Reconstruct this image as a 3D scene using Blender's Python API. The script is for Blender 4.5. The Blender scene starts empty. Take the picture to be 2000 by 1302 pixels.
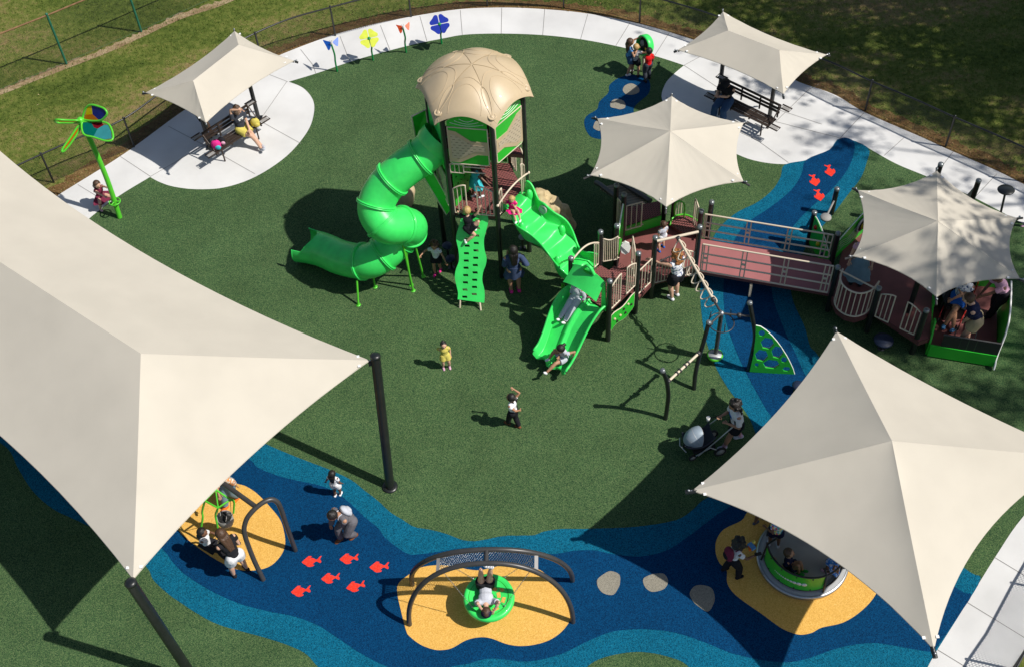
import bpy, bmesh, math, random
import numpy as np
from math import sin, cos, pi, radians, atan2, tan, sqrt
from mathutils import Vector, Matrix, Euler
from mathutils.geometry import tessellate_polygon

scene = bpy.context.scene
COL = scene.collection
random.seed(7)

# ---------------------------------------------------------------- camera
CAM_F, CAM_P, CAM_R, CAM_H = 2400.0, radians(51.0), atan2(125, 1943), 23.0
FWD = Vector((0, cos(CAM_P), -sin(CAM_P)))
RT0 = Vector((1, 0, 0))
UP0 = Vector((0, sin(CAM_P), cos(CAM_P)))
camd = bpy.data.cameras.new('camera')
cam = bpy.data.objects.new('camera', camd)
COL.objects.link(cam)
ix = RT0 * cos(CAM_R) - UP0 * sin(CAM_R)
iy = RT0 * sin(CAM_R) + UP0 * cos(CAM_R)
m = Matrix((ix, iy, -FWD)).transposed().to_4x4()
m.translation = Vector((0, 0, CAM_H))
cam.matrix_world = m
camd.sensor_width = 36.0
camd.lens = CAM_F / 2000.0 * 36.0
camd.clip_start = 0.5
camd.clip_end = 500
scene.camera = cam

# ---------------------------------------------------------------- sky, sun, exposure
SH_AZ, SH_EL = radians(162), radians(51)      # direction the shadows fall, sun elevation
sun_dir = Vector((-cos(SH_AZ) * cos(SH_EL), -sin(SH_AZ) * cos(SH_EL), sin(SH_EL)))
world = bpy.data.worlds.new("World")
scene.world = world
world.use_nodes = True
wn = world.node_tree
bg = wn.nodes['Background']
sky = wn.nodes.new('ShaderNodeTexSky')
sky.sky_type = 'NISHITA'
sky.sun_disc = False
sky.sun_elevation = SH_EL
sky.sun_rotation = math.atan2(sun_dir.x, sun_dir.y)
wn.links.new(sky.outputs[0], bg.inputs[0])
bg.inputs[1].default_value = 0.075
sund = bpy.data.lights.new('sun', 'SUN')
sund.energy = 4.6
sund.angle = radians(0.55)
sund.color = (1.0, 0.955, 0.88)
sun = bpy.data.objects.new('sun', sund)
COL.objects.link(sun)
sun.rotation_euler = sun_dir.to_track_quat('Z', 'Y').to_euler()
sun.location = (10, -5, 40)
scene.view_settings.view_transform = 'Standard'
scene.view_settings.look = 'None'
scene.view_settings.exposure = 0.1
scene.view_settings.gamma = 1.0

# ---------------------------------------------------------------- site measures
def G(px, py, z=0.0):
    """site survey point: where the sight line of a mark meets height z"""
    u = px - 1000; v = py - 651
    r = u * cos(CAM_R) - v * sin(CAM_R)
    up = -(u * sin(CAM_R) + v * cos(CAM_R))
    d = FWD + (RT0 * r + UP0 * up) / CAM_F
    t = (z - CAM_H) / d.z
    return Vector((0, 0, CAM_H)) + d * t

def GP(px, py, A, n):
    """where the sight line of a mark meets the plane through A with normal n"""
    d = G(px, py, 0) - Vector((0, 0, CAM_H)); o = Vector((0, 0, CAM_H))
    return o + d * ((A - o).dot(n) / d.dot(n))

def catmull(pts, n=6, closed=True):
    out = []
    L = len(pts)
    rng = range(L) if closed else range(L - 1)
    for i in rng:
        if closed:
            p0, p1, p2, p3 = pts[(i - 1) % L], pts[i], pts[(i + 1) % L], pts[(i + 2) % L]
        else:
            p0, p1, p2, p3 = pts[max(i - 1, 0)], pts[i], pts[i + 1], pts[min(i + 2, L - 1)]
        for k in range(n):
            t = k / n
            out.append(0.5 * ((2 * p1) + (p2 - p0) * t + (2 * p0 - 5 * p1 + 4 * p2 - p3) * t * t + (3 * p1 - p0 - 3 * p2 + p3) * t ** 3))
    if not closed:
        out.append(pts[-1].copy())
    return out

# ---------------------------------------------------------------- materials
MATS = {}
def mat(name, col, rough=0.6, metal=0.0, var=0.08, scale=6.0, bump=0.0, bscale=60.0, spec=0.5, coat=0.0, transl=0.0):
    if name in MATS:
        return MATS[name]
    m = bpy.data.materials.new(name); m.use_nodes = True
    nt = m.node_tree; b = nt.nodes['Principled BSDF']
    tc = nt.nodes.new('ShaderNodeTexCoord')
    nz = nt.nodes.new('ShaderNodeTexNoise'); nz.inputs['Scale'].default_value = scale; nz.inputs['Detail'].default_value = 5
    nt.links.new(tc.outputs['Object'], nz.inputs['Vector'])
    rp = nt.nodes.new('ShaderNodeValToRGB')
    c = Vector(col[:3])
    rp.color_ramp.elements[0].position = 0.32; rp.color_ramp.elements[1].position = 0.68
    rp.color_ramp.elements[0].color = (*[max(0, x * (1 - var)) for x in c], 1)
    rp.color_ramp.elements[1].color = (*[min(1, x * (1 + var)) for x in c], 1)
    nt.links.new(nz.outputs['Fac'], rp.inputs['Fac'])
    nt.links.new(rp.outputs['Color'], b.inputs['Base Color'])
    b.inputs['Roughness'].default_value = rough
    b.inputs['Metallic'].default_value = metal
    b.inputs['Specular IOR Level'].default_value = spec
    b.inputs['Coat Weight'].default_value = coat
    if bump > 0:
        n2 = nt.nodes.new('ShaderNodeTexNoise'); n2.inputs['Scale'].default_value = bscale; n2.inputs['Detail'].default_value = 3
        nt.links.new(tc.outputs['Object'], n2.inputs['Vector'])
        bp = nt.nodes.new('ShaderNodeBump'); bp.inputs['Strength'].default_value = bump; bp.inputs['Distance'].default_value = 0.02
        nt.links.new(n2.outputs['Fac'], bp.inputs['Height'])
        nt.links.new(bp.outputs['Normal'], b.inputs['Normal'])
    if transl > 0:
        out = nt.nodes['Material Output']
        tr = nt.nodes.new('ShaderNodeBsdfTranslucent'); mx = nt.nodes.new('ShaderNodeMixShader')
        nt.links.new(rp.outputs['Color'], tr.inputs['Color'])
        mx.inputs[0].default_value = transl
        nt.links.new(b.outputs[0], mx.inputs[1]); nt.links.new(tr.outputs[0], mx.inputs[2])
        nt.links.new(mx.outputs[0], out.inputs[0])
    MATS[name] = m
    return m

def mat_speckle(name, dark, mid, light, gran=42.0, big=0.10, rough=0.9):
    """poured rubber: coloured granules mixed with dark ones"""
    m = bpy.data.materials.new(name); m.use_nodes = True
    nt = m.node_tree; b = nt.nodes['Principled BSDF']
    tc = nt.nodes.new('ShaderNodeTexCoord')
    v = nt.nodes.new('ShaderNodeTexVoronoi'); v.inputs['Scale'].default_value = gran
    nt.links.new(tc.outputs['Object'], v.inputs['Vector'])
    sep = nt.nodes.new('ShaderNodeSeparateColor'); nt.links.new(v.outputs['Color'], sep.inputs[0])
    rp = nt.nodes.new('ShaderNodeValToRGB')
    e = rp.color_ramp.elements
    e[0].position = 0.0; e[0].color = (*dark, 1)
    e[1].position = 1.0; e[1].color = (*light, 1)
    for p, c in ((0.3, dark), (0.42, mid), (0.75, mid)):
        q = e.new(p); q.color = (*c, 1)
    nt.links.new(sep.outputs[0], rp.inputs['Fac'])
    nz = nt.nodes.new('ShaderNodeTexNoise'); nz.inputs['Scale'].default_value = 0.7; nz.inputs['Detail'].default_value = 6
    nz.inputs['Roughness'].default_value = 0.65
    nt.links.new(tc.outputs['Object'], nz.inputs['Vector'])
    mr = nt.nodes.new('ShaderNodeMapRange'); mr.inputs[1].default_value = 0.3; mr.inputs[2].default_value = 0.7
    mr.inputs[3].default_value = 1 - big; mr.inputs[4].default_value = 1 + big
    nt.links.new(nz.outputs['Fac'], mr.inputs[0])
    mx = nt.nodes.new('ShaderNodeVectorMath'); mx.operation = 'SCALE'
    nt.links.new(rp.outputs['Color'], mx.inputs[0]); nt.links.new(mr.outputs[0], mx.inputs['Scale'])
    nt.links.new(mx.outputs[0], b.inputs['Base Color'])
    b.inputs['Roughness'].default_value = rough; b.inputs['Specular IOR Level'].default_value = 0.08
    bp = nt.nodes.new('ShaderNodeBump'); bp.inputs['Strength'].default_value = 0.25; bp.inputs['Distance'].default_value = 0.005
    nt.links.new(v.outputs['Distance'], bp.inputs['Height']); nt.links.new(bp.outputs['Normal'], b.inputs['Normal'])
    MATS[name] = m
    return m

def mat_grass(name, stops, s1=0.35, s2=5.0):
    m = bpy.data.materials.new(name); m.use_nodes = True
    nt = m.node_tree; b = nt.nodes['Principled BSDF']
    tc = nt.nodes.new('ShaderNodeTexCoord')
    mp = nt.nodes.new('ShaderNodeMapping'); mp.inputs['Rotation'].default_value = (0, 0, radians(-20)); mp.inputs['Scale'].default_value = (0.45, 1.3, 1)
    nt.links.new(tc.outputs['Object'], mp.inputs['Vector'])
    n1 = nt.nodes.new('ShaderNodeTexNoise'); n1.inputs['Scale'].default_value = s1; n1.inputs['Detail'].default_value = 8; n1.inputs['Roughness'].default_value = 0.62
    nt.links.new(mp.outputs[0], n1.inputs['Vector'])
    n2 = nt.nodes.new('ShaderNodeTexNoise'); n2.inputs['Scale'].default_value = s2; n2.inputs['Detail'].default_value = 8; n2.inputs['Roughness'].default_value = 0.75
    nt.links.new(tc.outputs['Object'], n2.inputs['Vector'])
    ad = nt.nodes.new('ShaderNodeMath'); ad.operation = 'MULTIPLY_ADD'; ad.inputs[1].default_value = 0.75
    nt.links.new(n2.outputs['Fac'], ad.inputs[0])
    sc = nt.nodes.new('ShaderNodeMath'); sc.operation = 'MULTIPLY'; sc.inputs[1].default_value = 0.9
    nt.links.new(n1.outputs['Fac'], sc.inputs[0]); nt.links.new(sc.outputs[0], ad.inputs[2])
    rp = nt.nodes.new('ShaderNodeValToRGB')
    e = rp.color_ramp.elements
    e[0].position = stops[0][0]; e[0].color = (*stops[0][1], 1)
    e[1].position = stops[-1][0]; e[1].color = (*stops[-1][1], 1)
    for p, c in stops[1:-1]:
        q = e.new(p); q.color = (*c, 1)
    nt.links.new(ad.outputs[0], rp.inputs['Fac'])
    nt.links.new(rp.outputs['Color'], b.inputs['Base Color'])
    b.inputs['Roughness'].default_value = 0.95; b.inputs['Specular IOR Level'].default_value = 0.15
    n3 = nt.nodes.new('ShaderNodeTexNoise'); n3.inputs['Scale'].default_value = 40; n3.inputs['Detail'].default_value = 4
    nt.links.new(tc.outputs['Object'], n3.inputs['Vector'])
    bp = nt.nodes.new('ShaderNodeBump'); bp.inputs['Strength'].default_value = 0.8; bp.inputs['Distance'].default_value = 0.04
    nt.links.new(n3.outputs['Fac'], bp.inputs['Height']); nt.links.new(bp.outputs['Normal'], b.inputs['Normal'])
    MATS[name] = m
    return m

def mat_fabric(name):
    """knitted shade cloth with faint seams and a little light let through"""
    m = mat(name, (0.62, 0.572, 0.485), rough=0.85, var=0.035, scale=1.2, bump=0.15, bscale=3.0, spec=0.2, transl=0.12)
    return m

GREEN_P = (0.012, 0.44, 0.055)
M = dict(
    green=mat('green_plastic', (0.045, 0.72, 0.125), rough=0.38, var=0.10, scale=3.5, coat=0.2, bump=0.05, bscale=8),
    greenpanel=mat('green_panel', (0.025, 0.47, 0.03), rough=0.4, var=0.05, scale=3),
    lime=mat('lime_powder_coat', (0.09, 0.52, 0.03), rough=0.35, var=0.05, scale=3),
    tan=mat('tan_plastic', (0.53, 0.415, 0.265), rough=0.45, var=0.06, scale=1.5, coat=0.1, bump=0.05, bscale=10),
    cream=mat('cream_powder_coat', (0.66, 0.56, 0.43), rough=0.4, var=0.05, scale=4),
    black=mat('black_powder_coat', (0.012, 0.014, 0.014), rough=0.38, var=0.2, scale=5, spec=0.6),
    charcoal=mat('charcoal_powder_coat', (0.06, 0.058, 0.058), rough=0.38, metal=0.2, var=0.1, scale=5),
    steel=mat('brushed_steel', (0.45, 0.46, 0.47), rough=0.35, metal=0.85, var=0.08, scale=20),
    cap=mat('grey_cap', (0.22, 0.24, 0.25), rough=0.3, metal=0.5, var=0.1, scale=20),
    maroon=mat('maroon_deck', (0.205, 0.065, 0.06), rough=0.65, var=0.12, scale=2.5, bump=0.1, bscale=50),
    maroondark=mat('maroon_edge', (0.13, 0.042, 0.04), rough=0.6, var=0.1, scale=3),
    hole=mat('punched_hole_shadow', (0.01, 0.006, 0.006), rough=0.9),
    concrete=mat('broom_concrete', (0.64, 0.635, 0.625), rough=0.85, var=0.09, scale=0.8, bump=0.12, bscale=90, spec=0.2),
    joint=mat('concrete_joint', (0.22, 0.21, 0.2), rough=0.95),
    white=mat('white_webbing', (0.82, 0.82, 0.80), rough=0.7, var=0.03),
    fabric=mat_fabric('shade_cloth'),
    rock=mat('moulded_rock', (0.48, 0.37, 0.2), rough=0.65, var=0.22, scale=5, bump=0.4, bscale=14),
    greenpole=mat('green_pole_paint', (0.0, 0.24, 0.055), rough=0.4, var=0.08, scale=8),
    fencegreen=mat('fence_green_paint', (0.02, 0.14, 0.085), rough=0.5, var=0.1, scale=6),
    rust=mat('rusty_rail', (0.2, 0.11, 0.05), rough=0.8, var=0.3, scale=8),
    navy=mat('navy_plastic', (0.012, 0.022, 0.055), rough=0.5, var=0.1, scale=4),
    yellow=mat('yellow_plastic', (0.75, 0.5, 0.02), rough=0.4),
    red=mat('red_plastic', (0.5, 0.02, 0.015), rough=0.4),
    greyplate=mat('grey_plate', (0.30, 0.29, 0.28), rough=0.7, var=0.12, scale=2),
    wheelrim=mat('pale_rim', (0.42, 0.43, 0.44), rough=0.5, metal=0.3),
    blackmat=mat('black_rubber', (0.015, 0.015, 0.016), rough=0.8),
    platerim=mat('plate_rim', (0.33, 0.335, 0.34), rough=0.7, var=.08),
    bronze=mat('bronze_bench', (0.05, 0.035, 0.028), rough=0.42, metal=0.3, var=0.1, scale=8),
)
mat_speckle('green_rubber', (0.022, 0.052, 0.024), (0.064, 0.120, 0.045), (0.140, 0.190, 0.080), gran=88, big=0.15)
mat_speckle('light_blue_rubber', (0.002, 0.055, 0.10), (0.003, 0.120, 0.215), (0.012, 0.18, 0.27), gran=85)
mat_speckle('dark_blue_rubber', (0.001, 0.022, 0.07), (0.001, 0.046, 0.130), (0.004, 0.070, 0.18), gran=90)
mat_speckle('gold_rubber', (0.62, 0.34, 0.075), (0.72, 0.42, 0.10), (0.82, 0.5, 0.15), gran=70, big=0.04)
mat_speckle('red_rubber', (0.75, 0.035, 0.02), (0.85, 0.05, 0.03), (0.9, 0.08, 0.05), gran=60)
mat_speckle('grey_rubber', (0.20, 0.185, 0.15), (0.27, 0.25, 0.2), (0.34, 0.31, 0.25), gran=95)
mat_grass('lawn', [(0.60, (0.045, 0.07, 0.012)), (0.74, (0.09, 0.125, 0.022)), (0.84, (0.14, 0.165, 0.035)), (0.92, (0.20, 0.18, 0.06)), (1.0, (0.26, 0.19, 0.085))])
mat_grass('mulch', [(0.6, (0.07, 0.04, 0.015)), (0.8, (0.16, 0.09, 0.035)), (0.95, (0.22, 0.15, 0.06))], s1=2.0, s2=14)
mat_grass('dirt', [(0.6, (0.2, 0.135, 0.07)), (0.8, (0.3, 0.21, 0.12)), (0.95, (0.4, 0.31, 0.19))], s1=2.0, s2=10)

# ---------------------------------------------------------------- mesh building
class MB:
    def __init__(s):
        s.v = []; s.f = []; s.mi = []; s.sm = []
    def add(s, vs, fs, mi=0, smooth=False):
        o = len(s.v)
        s.v += [tuple(x) for x in vs]
        for f in fs:
            s.f.append(tuple(i + o for i in f)); s.mi.append(mi); s.sm.append(smooth)
        return s
    def tube(s, pts, r, n=8, cap=True, mi=0, closed=False):
        pts = [Vector(p) for p in pts]
        # drop repeated points
        q = [pts[0]]
        for p in pts[1:]:
            if (p - q[-1]).length > 1e-5: q.append(p)
        pts = q; L = len(pts)
        rr = r if isinstance(r, (list, tuple)) else [r] * L
        T = []
        for i in range(L):
            if closed: t = pts[(i + 1) % L] - pts[(i - 1) % L]
            else: t = pts[min(i + 1, L - 1)] - pts[max(i - 1, 0)]
            T.append(t.normalized())
        ref = Vector((0, 0, 1)) if abs(T[0].z) < 0.9 else Vector((1, 0, 0))
        nrm = T[0].cross(ref).normalized()
        vs = []
        for i in range(L):
            nrm = (nrm - T[i] * nrm.dot(T[i]))
            if nrm.length < 1e-6: nrm = T[i].orthogonal()
            nrm.normalize(); b = T[i].cross(nrm)
            for k in range(n):
                a = 2 * pi * k / n
                vs.append(pts[i] + (nrm * cos(a) + b * sin(a)) * rr[i])
        fs = []
        for i in range(L if closed else L - 1):
            j = (i + 1) % L
            for k in range(n):
                k2 = (k + 1) % n
                fs.append((i * n + k, i * n + k2, j * n + k2, j * n + k))
        s.add(vs, fs, mi, True)
        if cap and not closed:
            s.add(vs[:n], [tuple(reversed(range(n)))], mi)
            s.add(vs[-n:], [tuple(range(n))], mi)
        return s
    def bar(s, a, b, r, n=8, mi=0):
        return s.tube([a, b], r, n, True, mi)
    def box(s, c, size, rot=None, mi=0):
        c = Vector(c); hx, hy, hz = size[0] / 2, size[1] / 2, size[2] / 2
        R = rot if rot is not None else Matrix.Identity(3)
        vs = [c + R @ Vector((x, y, z)) for z in (-hz, hz) for y in (-hy, hy) for x in (-hx, hx)]
        s.add(vs, [(0, 2, 3, 1), (4, 5, 7, 6), (0, 1, 5, 4), (1, 3, 7, 5), (3, 2, 6, 7), (2, 0, 4, 6)], mi)
        return s
    def prism(s, poly, thick, dirv=None, mi=0, holes=None):
        """planar outline (3D points) thickened along dirv"""
        poly = [Vector(p) for p in poly]
        loops = [poly] + [[Vector(p) for p in h] for h in (holes or [])]
        allp = [p for l in loops for p in l]
        if dirv is None:
            nn = Vector((0, 0, 0))
            for i in range(len(poly)):
                nn += poly[i].cross(poly[(i + 1) % len(poly)])
            dirv = nn.normalized()
        dv = Vector(dirv) * thick
        tris = tessellate_polygon(loops)
        N = len(allp)
        vs = allp + [p + dv for p in allp]
        fs = []
        nd = 0
        for t in tris:
            a, b, c = [allp[i] for i in t]
            nd += (b - a).cross(c - a).dot(dv)
        fl = nd > 0
        for t in tris:
            a, b, c = t
            if fl: fs.append((a + N, b + N, c + N)); fs.append((c, b, a))
            else: fs.append((c + N, b + N, a + N)); fs.append((a, b, c))
        o = 0
        for li, l in enumerate(loops):
            n = len(l)
            ar = Vector((0, 0, 0))
            for i in range(n): ar += (l[i] - l[0]).cross(l[(i + 1) % n] - l[0])
            ccw = ar.dot(dv) > 0
            if li > 0: ccw = not ccw
            for i in range(n):
                j = (i + 1) % n
                q = (o + i, o + j, o + j + N, o + i + N)
                fs.append(q if ccw else tuple(reversed(q)))
            o += n
        s.add(vs, fs, mi)
        return s
    def flat(s, poly, z, mi=0):
        poly = [Vector((p[0], p[1], z)) for p in poly]
        tris = tessellate_polygon([poly])
        fs = []
        for t in tris:
            a, b, c = [poly[i] for i in t]
            fs.append(tuple(t) if (b - a).cross(c - a).z > 0 else tuple(reversed(t)))
        s.add(poly, fs, mi)
        return s
    def lathe(s, prof, c, n=24, axis=Vector((0, 0, 1)), mi=0, smooth=True):
        """prof: (radius, height) list round axis at c"""
        axis = Vector(axis).normalized()
        x = axis.orthogonal().normalized(); y = axis.cross(x); c = Vector(c)
        vs = []; fs = []
        for r, h in prof:
            for k in range(n):
                a = 2 * pi * k / n
                vs.append(c + axis * h + (x * cos(a) + y * sin(a)) * r)
        for i in range(len(prof) - 1):
            for k in range(n):
                k2 = (k + 1) % n
                fs.append((i * n + k, i * n + k2, (i + 1) * n + k2, (i + 1) * n + k))
        s.add(vs, fs, mi, smooth)
        return s
    def ball(s, c, r, n=10, mi=0, sc=(1, 1, 1), rot=None):
        c = Vector(c); vs = []; fs = []
        R = rot if rot is not None else Matrix.Identity(3)
        m_ = n // 2 + 1
        for i in range(m_ + 1):
            th = pi * i / m_
            for k in range(n):
                a = 2 * pi * k / n
                vs.append(c + R @ Vector((sin(th) * cos(a) * r * sc[0], sin(th) * sin(a) * r * sc[1], cos(th) * r * sc[2])))
        for i in range(m_):
            for k in range(n):
                k2 = (k + 1) % n
                fs.append((i * n + k, (i + 1) * n + k, (i + 1) * n + k2, i * n + k2))
        s.add(vs, fs, mi, True)
        return s
    def grid(s, fn, nu, nv, mi=0, smooth=True, flip=False):
        vs = [fn(i / nu, j / nv) for j in range(nv + 1) for i in range(nu + 1)]
        fs = []
        for j in range(nv):
            for i in range(nu):
                a = j * (nu + 1) + i
                q = (a, a + 1, a + nu + 2, a + nu + 1)
                fs.append(tuple(reversed(q)) if flip else q)
        s.add(vs, fs, mi, smooth)
        return s
    def build(s, name, mats, parent=None):
        me = bpy.data.meshes.new(name)
        me.from_pydata(s.v, [], s.f)
        if not isinstance(mats, (list, tuple)): mats = [mats]
        for mm in mats:
            me.materials.append(MATS[mm] if isinstance(mm, str) and mm in MATS else (M[mm] if isinstance(mm, str) else mm))
        me.polygons.foreach_set('material_index', s.mi)
        me.polygons.foreach_set('use_smooth', s.sm)
        me.update()
        o = bpy.data.objects.new(name, me)
        COL.objects.link(o)
        if parent is not None: adopt(o, parent)
        return o

def pos_of(o):
    """where a thing or part stands; objects are linked unrotated so sums are exact"""
    p = Vector((0, 0, 0)); q = o
    while q is not None:
        p = p + q.location + q.matrix_parent_inverse.translation
        q = q.parent
    return p

def adopt(o, parent):
    o.parent = parent
    o.matrix_parent_inverse = Matrix.Translation(-pos_of(parent))

def tag(o, label=None, cat=None, group=None, kind=None):
    if label: o['label'] = label
    if cat: o['category'] = cat
    if group: o['group'] = group
    if kind: o['kind'] = kind
    return o

def thing(name, label, cat, loc, group=None):
    o = bpy.data.objects.new(name, None)
    o.empty_display_size = 0.2
    o.location = loc
    COL.objects.link(o)
    return tag(o, label, cat, group)

def struct(o):
    o['kind'] = 'structure'
    return o

def thicken(o, t, offset=-1):
    me = o.data
    cnt = {}
    for p in me.polygons:
        for k in p.edge_keys: cnt[k] = cnt.get(k, 0) + 1
    for e in me.edges:
        if cnt.get(e.key, 0) == 1: e.use_edge_sharp = True      # crisp cut edges and creases
    md = o.modifiers.new('thickness', 'SOLIDIFY'); md.thickness = t; md.offset = offset
    return o

def arcpts(c, x, y, r, a0, a1, n):
    return [c + (x * cos(a0 + (a1 - a0) * i / n) + y * sin(a0 + (a1 - a0) * i / n)) * r for i in range(n + 1)]
# ================================================================ GROUND
ZR = 0.0        # top of the rubber surface
lawn = MB()
lawn.grid(lambda u, v: Vector((-70 + 140 * u, -40 + 140 * v, -0.02)), 4, 4, smooth=False)
struct(lawn.build('lawn', 'lawn'))

def zone(name, pts, z, matn, smooth=5, zsrc=0.0):
    w = [G(x, y, zsrc) for x, y in pts]
    if smooth: w = catmull(w, smooth)
    mb = MB(); mb.flat(w, z)
    return mb.build(name, matn)

inner = [(-420,900),(-300,760),(-150,640),(60,520),(205,402),(293,346),(312,356),(340,365),(385,370),(440,366),(500,345),(560,305),(600,258),(613,222),(611,195),(592,172),
 (564,160),(620,143),(700,116),(800,89),(863,76),(910,68),(980,66),(1060,69),(1140,78),(1220,94),(1290,113),(1336,128),(1315,146),(1299,165),
 (1293,195),(1320,235),(1365,270),(1420,293),(1470,313),(1530,321),(1580,312),(1620,293),(1643,270),(1695,289),(1750,320),(1815,347),(1900,385),(1985,430),(2110,500),(2240,640),(2220,800),
 (2100,900),(2000,1006),(1945,1085),(1880,1190),(1825,1277),(1760,1400),(1640,1560),(1000,1640),(300,1640),(-300,1500)]
def sharp_smooth(pts, corners, n=5):
    """smooth between the listed corner indices"""
    w = [G(x, y, 0) for x, y in pts]
    L = len(w); out = []
    cs = sorted(corners)
    for a, b in zip(cs, cs[1:] + [cs[0] + L]):
        seg = [w[i % L] for i in range(a, b + 1)]
        s = catmull(seg, n, closed=False)
        out += s[:-1]
    return out
inner_w = sharp_smooth(inner, [5, 16, 27, 38, 39])
mb = MB(); mb.flat(inner_w, 0.0)
struct(mb.build('rubber_ground', 'green_rubber'))

outer = [(-520,760),(-380,650),(-150,530),(0,452),(128,372),(243,300),(350,222),(440,165),(505,128),(555,104),(640,72),(700,55),(760,41),(830,28),(900,18),
 (980,15),(1060,18),(1150,27),(1250,47),(1330,70),(1420,100),(1500,130),(1560,160),(1630,185),(1690,220),(1800,268),(1850,291),(1950,335),(2000,360),(2130,420),(2330,570),(2380,800),
 (2240,960),(2110,1110),(2010,1262),(1978,1308),(1900,1450),(1780,1700),(1000,1760),(300,1760),(-450,1650)]
outer_w = catmull([G(x, y, 0) for x, y in outer], 5)
mb = MB(); mb.flat(outer_w, -0.004)
walk = struct(mb.build('walkway', ['concrete', 'joint']))
# tooled joints as thin dark grooves on the walkway
jm = MB()
joints = [((587,97),(611,127)),((611,127),(617,144)),((664,71),(683,120)),((743,50),(762,99)),((820,32),(834,81)),((899,20),(903,69)),((980,16),(979,66)),((1064,18),(1060,69)),
 ((1148,28),(1134,77)),((1231,44),(1202,91)),((1308,63),(1278,110)),((1395,96),(1336,128)),((1580,175),(1515,238)),((1687,221),(1641,270)),((1766,269),(1727,304)),((1862,296),(1822,349)),((1947,340),(1900,390)),
 ((1515,238),(1641,270)),((1336,128),(1400,170)),((1400,170),(1515,213)),((1515,213),(1605,243)),((1580,175),(1600,165)),((1300,190),(1480,275)),((1480,275),(1540,318)),
 ((235,306),(294,345)),((329,247),(399,284)),((399,284),(498,340)),((507,236),(588,281)),((410,182),(507,236)),((152,361),(203,392)),((500,136),(562,160)),((294,345),(399,284)),((399,284),(507,236)),((507,236),(560,160)),
 ((1942,1087),(2070,1165)),((1887,1174),(2030,1262)),((1830,1267),(1920,1322)),((2003,1003),(2110,1065))]
for a, b in joints:
    A, B = G(*a), G(*b); A.z = B.z = 0
    d = (B - A).normalized(); n = Vector((-d.y, d.x, 0)) * 0.007
    jm.add([A - n, B - n, B + n, A + n], [(0, 1, 2, 3)])
for v_ in range(len(jm.v)): jm.v[v_] = (jm.v[v_][0], jm.v[v_][1], 0.0012)
# keep the grooves on the slab only
jo = jm.build('walkway_joint', 'joint'); struct(jo)
jo.location.z = 0.0

# river inlays
light_river = [(-60,820),(13,873),(34,911),(64,958),(102,992),(136,1009),(166,1023),(225,1055),(285,1105),(300,1132),(330,1160),(356,1178),(385,1197),(430,1220),(520,1245),(570,1262),(600,1278),(625,1305),
 (700,1370),(900,1400),(1100,1345),(1150,1298),(1190,1280),(1250,1272),(1310,1283),(1350,1305),(1440,1400),(1620,1480),(1750,1400),(1825,1277),(1880,1190),(1915,1130),(1894,1116),
 (1830,1060),(1760,940),(1700,850),(1640,762),(1597,693),(1582,676),(1571,637),(1549,588),(1545,545),(1570,490),(1600,450),(1630,415),(1655,382),(1680,350),(1692,320),(1695,289),
 (1643,270),(1620,293),(1580,312),(1533,322),(1525,345),(1510,370),(1480,395),(1440,415),(1410,440),(1390,470),(1375,510),(1368,560),(1370,610),(1378,660),(1395,710),(1420,755),(1450,795),(1470,830),
 (1478,870),(1460,915),(1420,950),(1372,977),(1355,993),(1320,1015),(1240,1028),(1143,1032),(1097,1032),(1063,1037),(1044,1044),(1016,1045),(982,1046),(947,1053),(924,1056),(901,1053),(869,1041),
 (837,1033),(809,1028),(786,1014),(763,1000),(738,977),(712,957),(685,936),(640,915),(580,892),(516,865),(400,810),(200,760),(0,780)]
zone('light_blue_river', light_river, 0.004, 'light_blue_rubber', 4)
struct(bpy.data.objects['light_blue_river'])
dark_river = [(-60,850),(30,860),(120,935),(200,975),(270,1030),(320,1074),(336,1095),(359,1119),(393,1142),(432,1163),(477,1181),(529,1194),(575,1203),(620,1220),(660,1245),(700,1272),(760,1302),
 (830,1312),(887,1300),(915,1295),(936,1289),(959,1285),(993,1288),(1028,1291),(1062,1286),(1097,1276),(1120,1265),(1160,1246),(1200,1232),(1260,1228),(1320,1235),(1380,1255),(1430,1275),(1500,1290),(1560,1290),(1640,1264),(1700,1255),(1746,1260),(1816,1272),
 (1830,1262),(1880,1190),(1897,1160),(1875,1152),(1800,1090),(1730,980),(1660,860),(1600,780),(1571,729),(1555,693),(1541,665),(1527,632),(1508,574),(1512,520),(1530,470),(1560,430),(1590,400),(1620,375),(1650,340),(1665,310),(1668,278),
 (1643,270),(1620,293),(1575,313),(1565,342),(1545,372),(1505,405),(1465,432),(1440,460),(1420,505),(1413,560),(1416,615),(1427,657),(1441,693),(1458,729),(1477,765),(1497,800),(1508,817),
 (1525,870),(1510,920),(1460,965),(1400,1005),(1380,1020),(1340,1050),(1300,1075),(1250,1086),(1200,1082),(1160,1074),(1120,1075),(1085,1081),(1050,1079),(1000,1070),(950,1067),(900,1070),(855,1077),(816,1082),(797,1081),(774,1067),(751,1048),
 (738,1030),(712,1009),(672,972),(633,950),(581,938),(542,928),(503,912),(484,894),(400,850),(200,800),(0,810)]
zone('dark_blue_river', dark_river, 0.008, 'dark_blue_rubber', 4)
struct(bpy.data.objects['dark_blue_river'])
pond = [(1216,150),(1200,158),(1190,168),(1188,182),(1171,199),(1166,214),(1146,227),(1141,242),(1148,261),(1160,270),(1185,272),(1215,262),(1236,235),(1238,212),(1249,199),(1266,184),(1270,166),(1262,152),(1240,147)]
zone('blue_pond', pond, 0.004, 'dark_blue_rubber', 4); struct(bpy.data.objects['blue_pond'])
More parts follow.
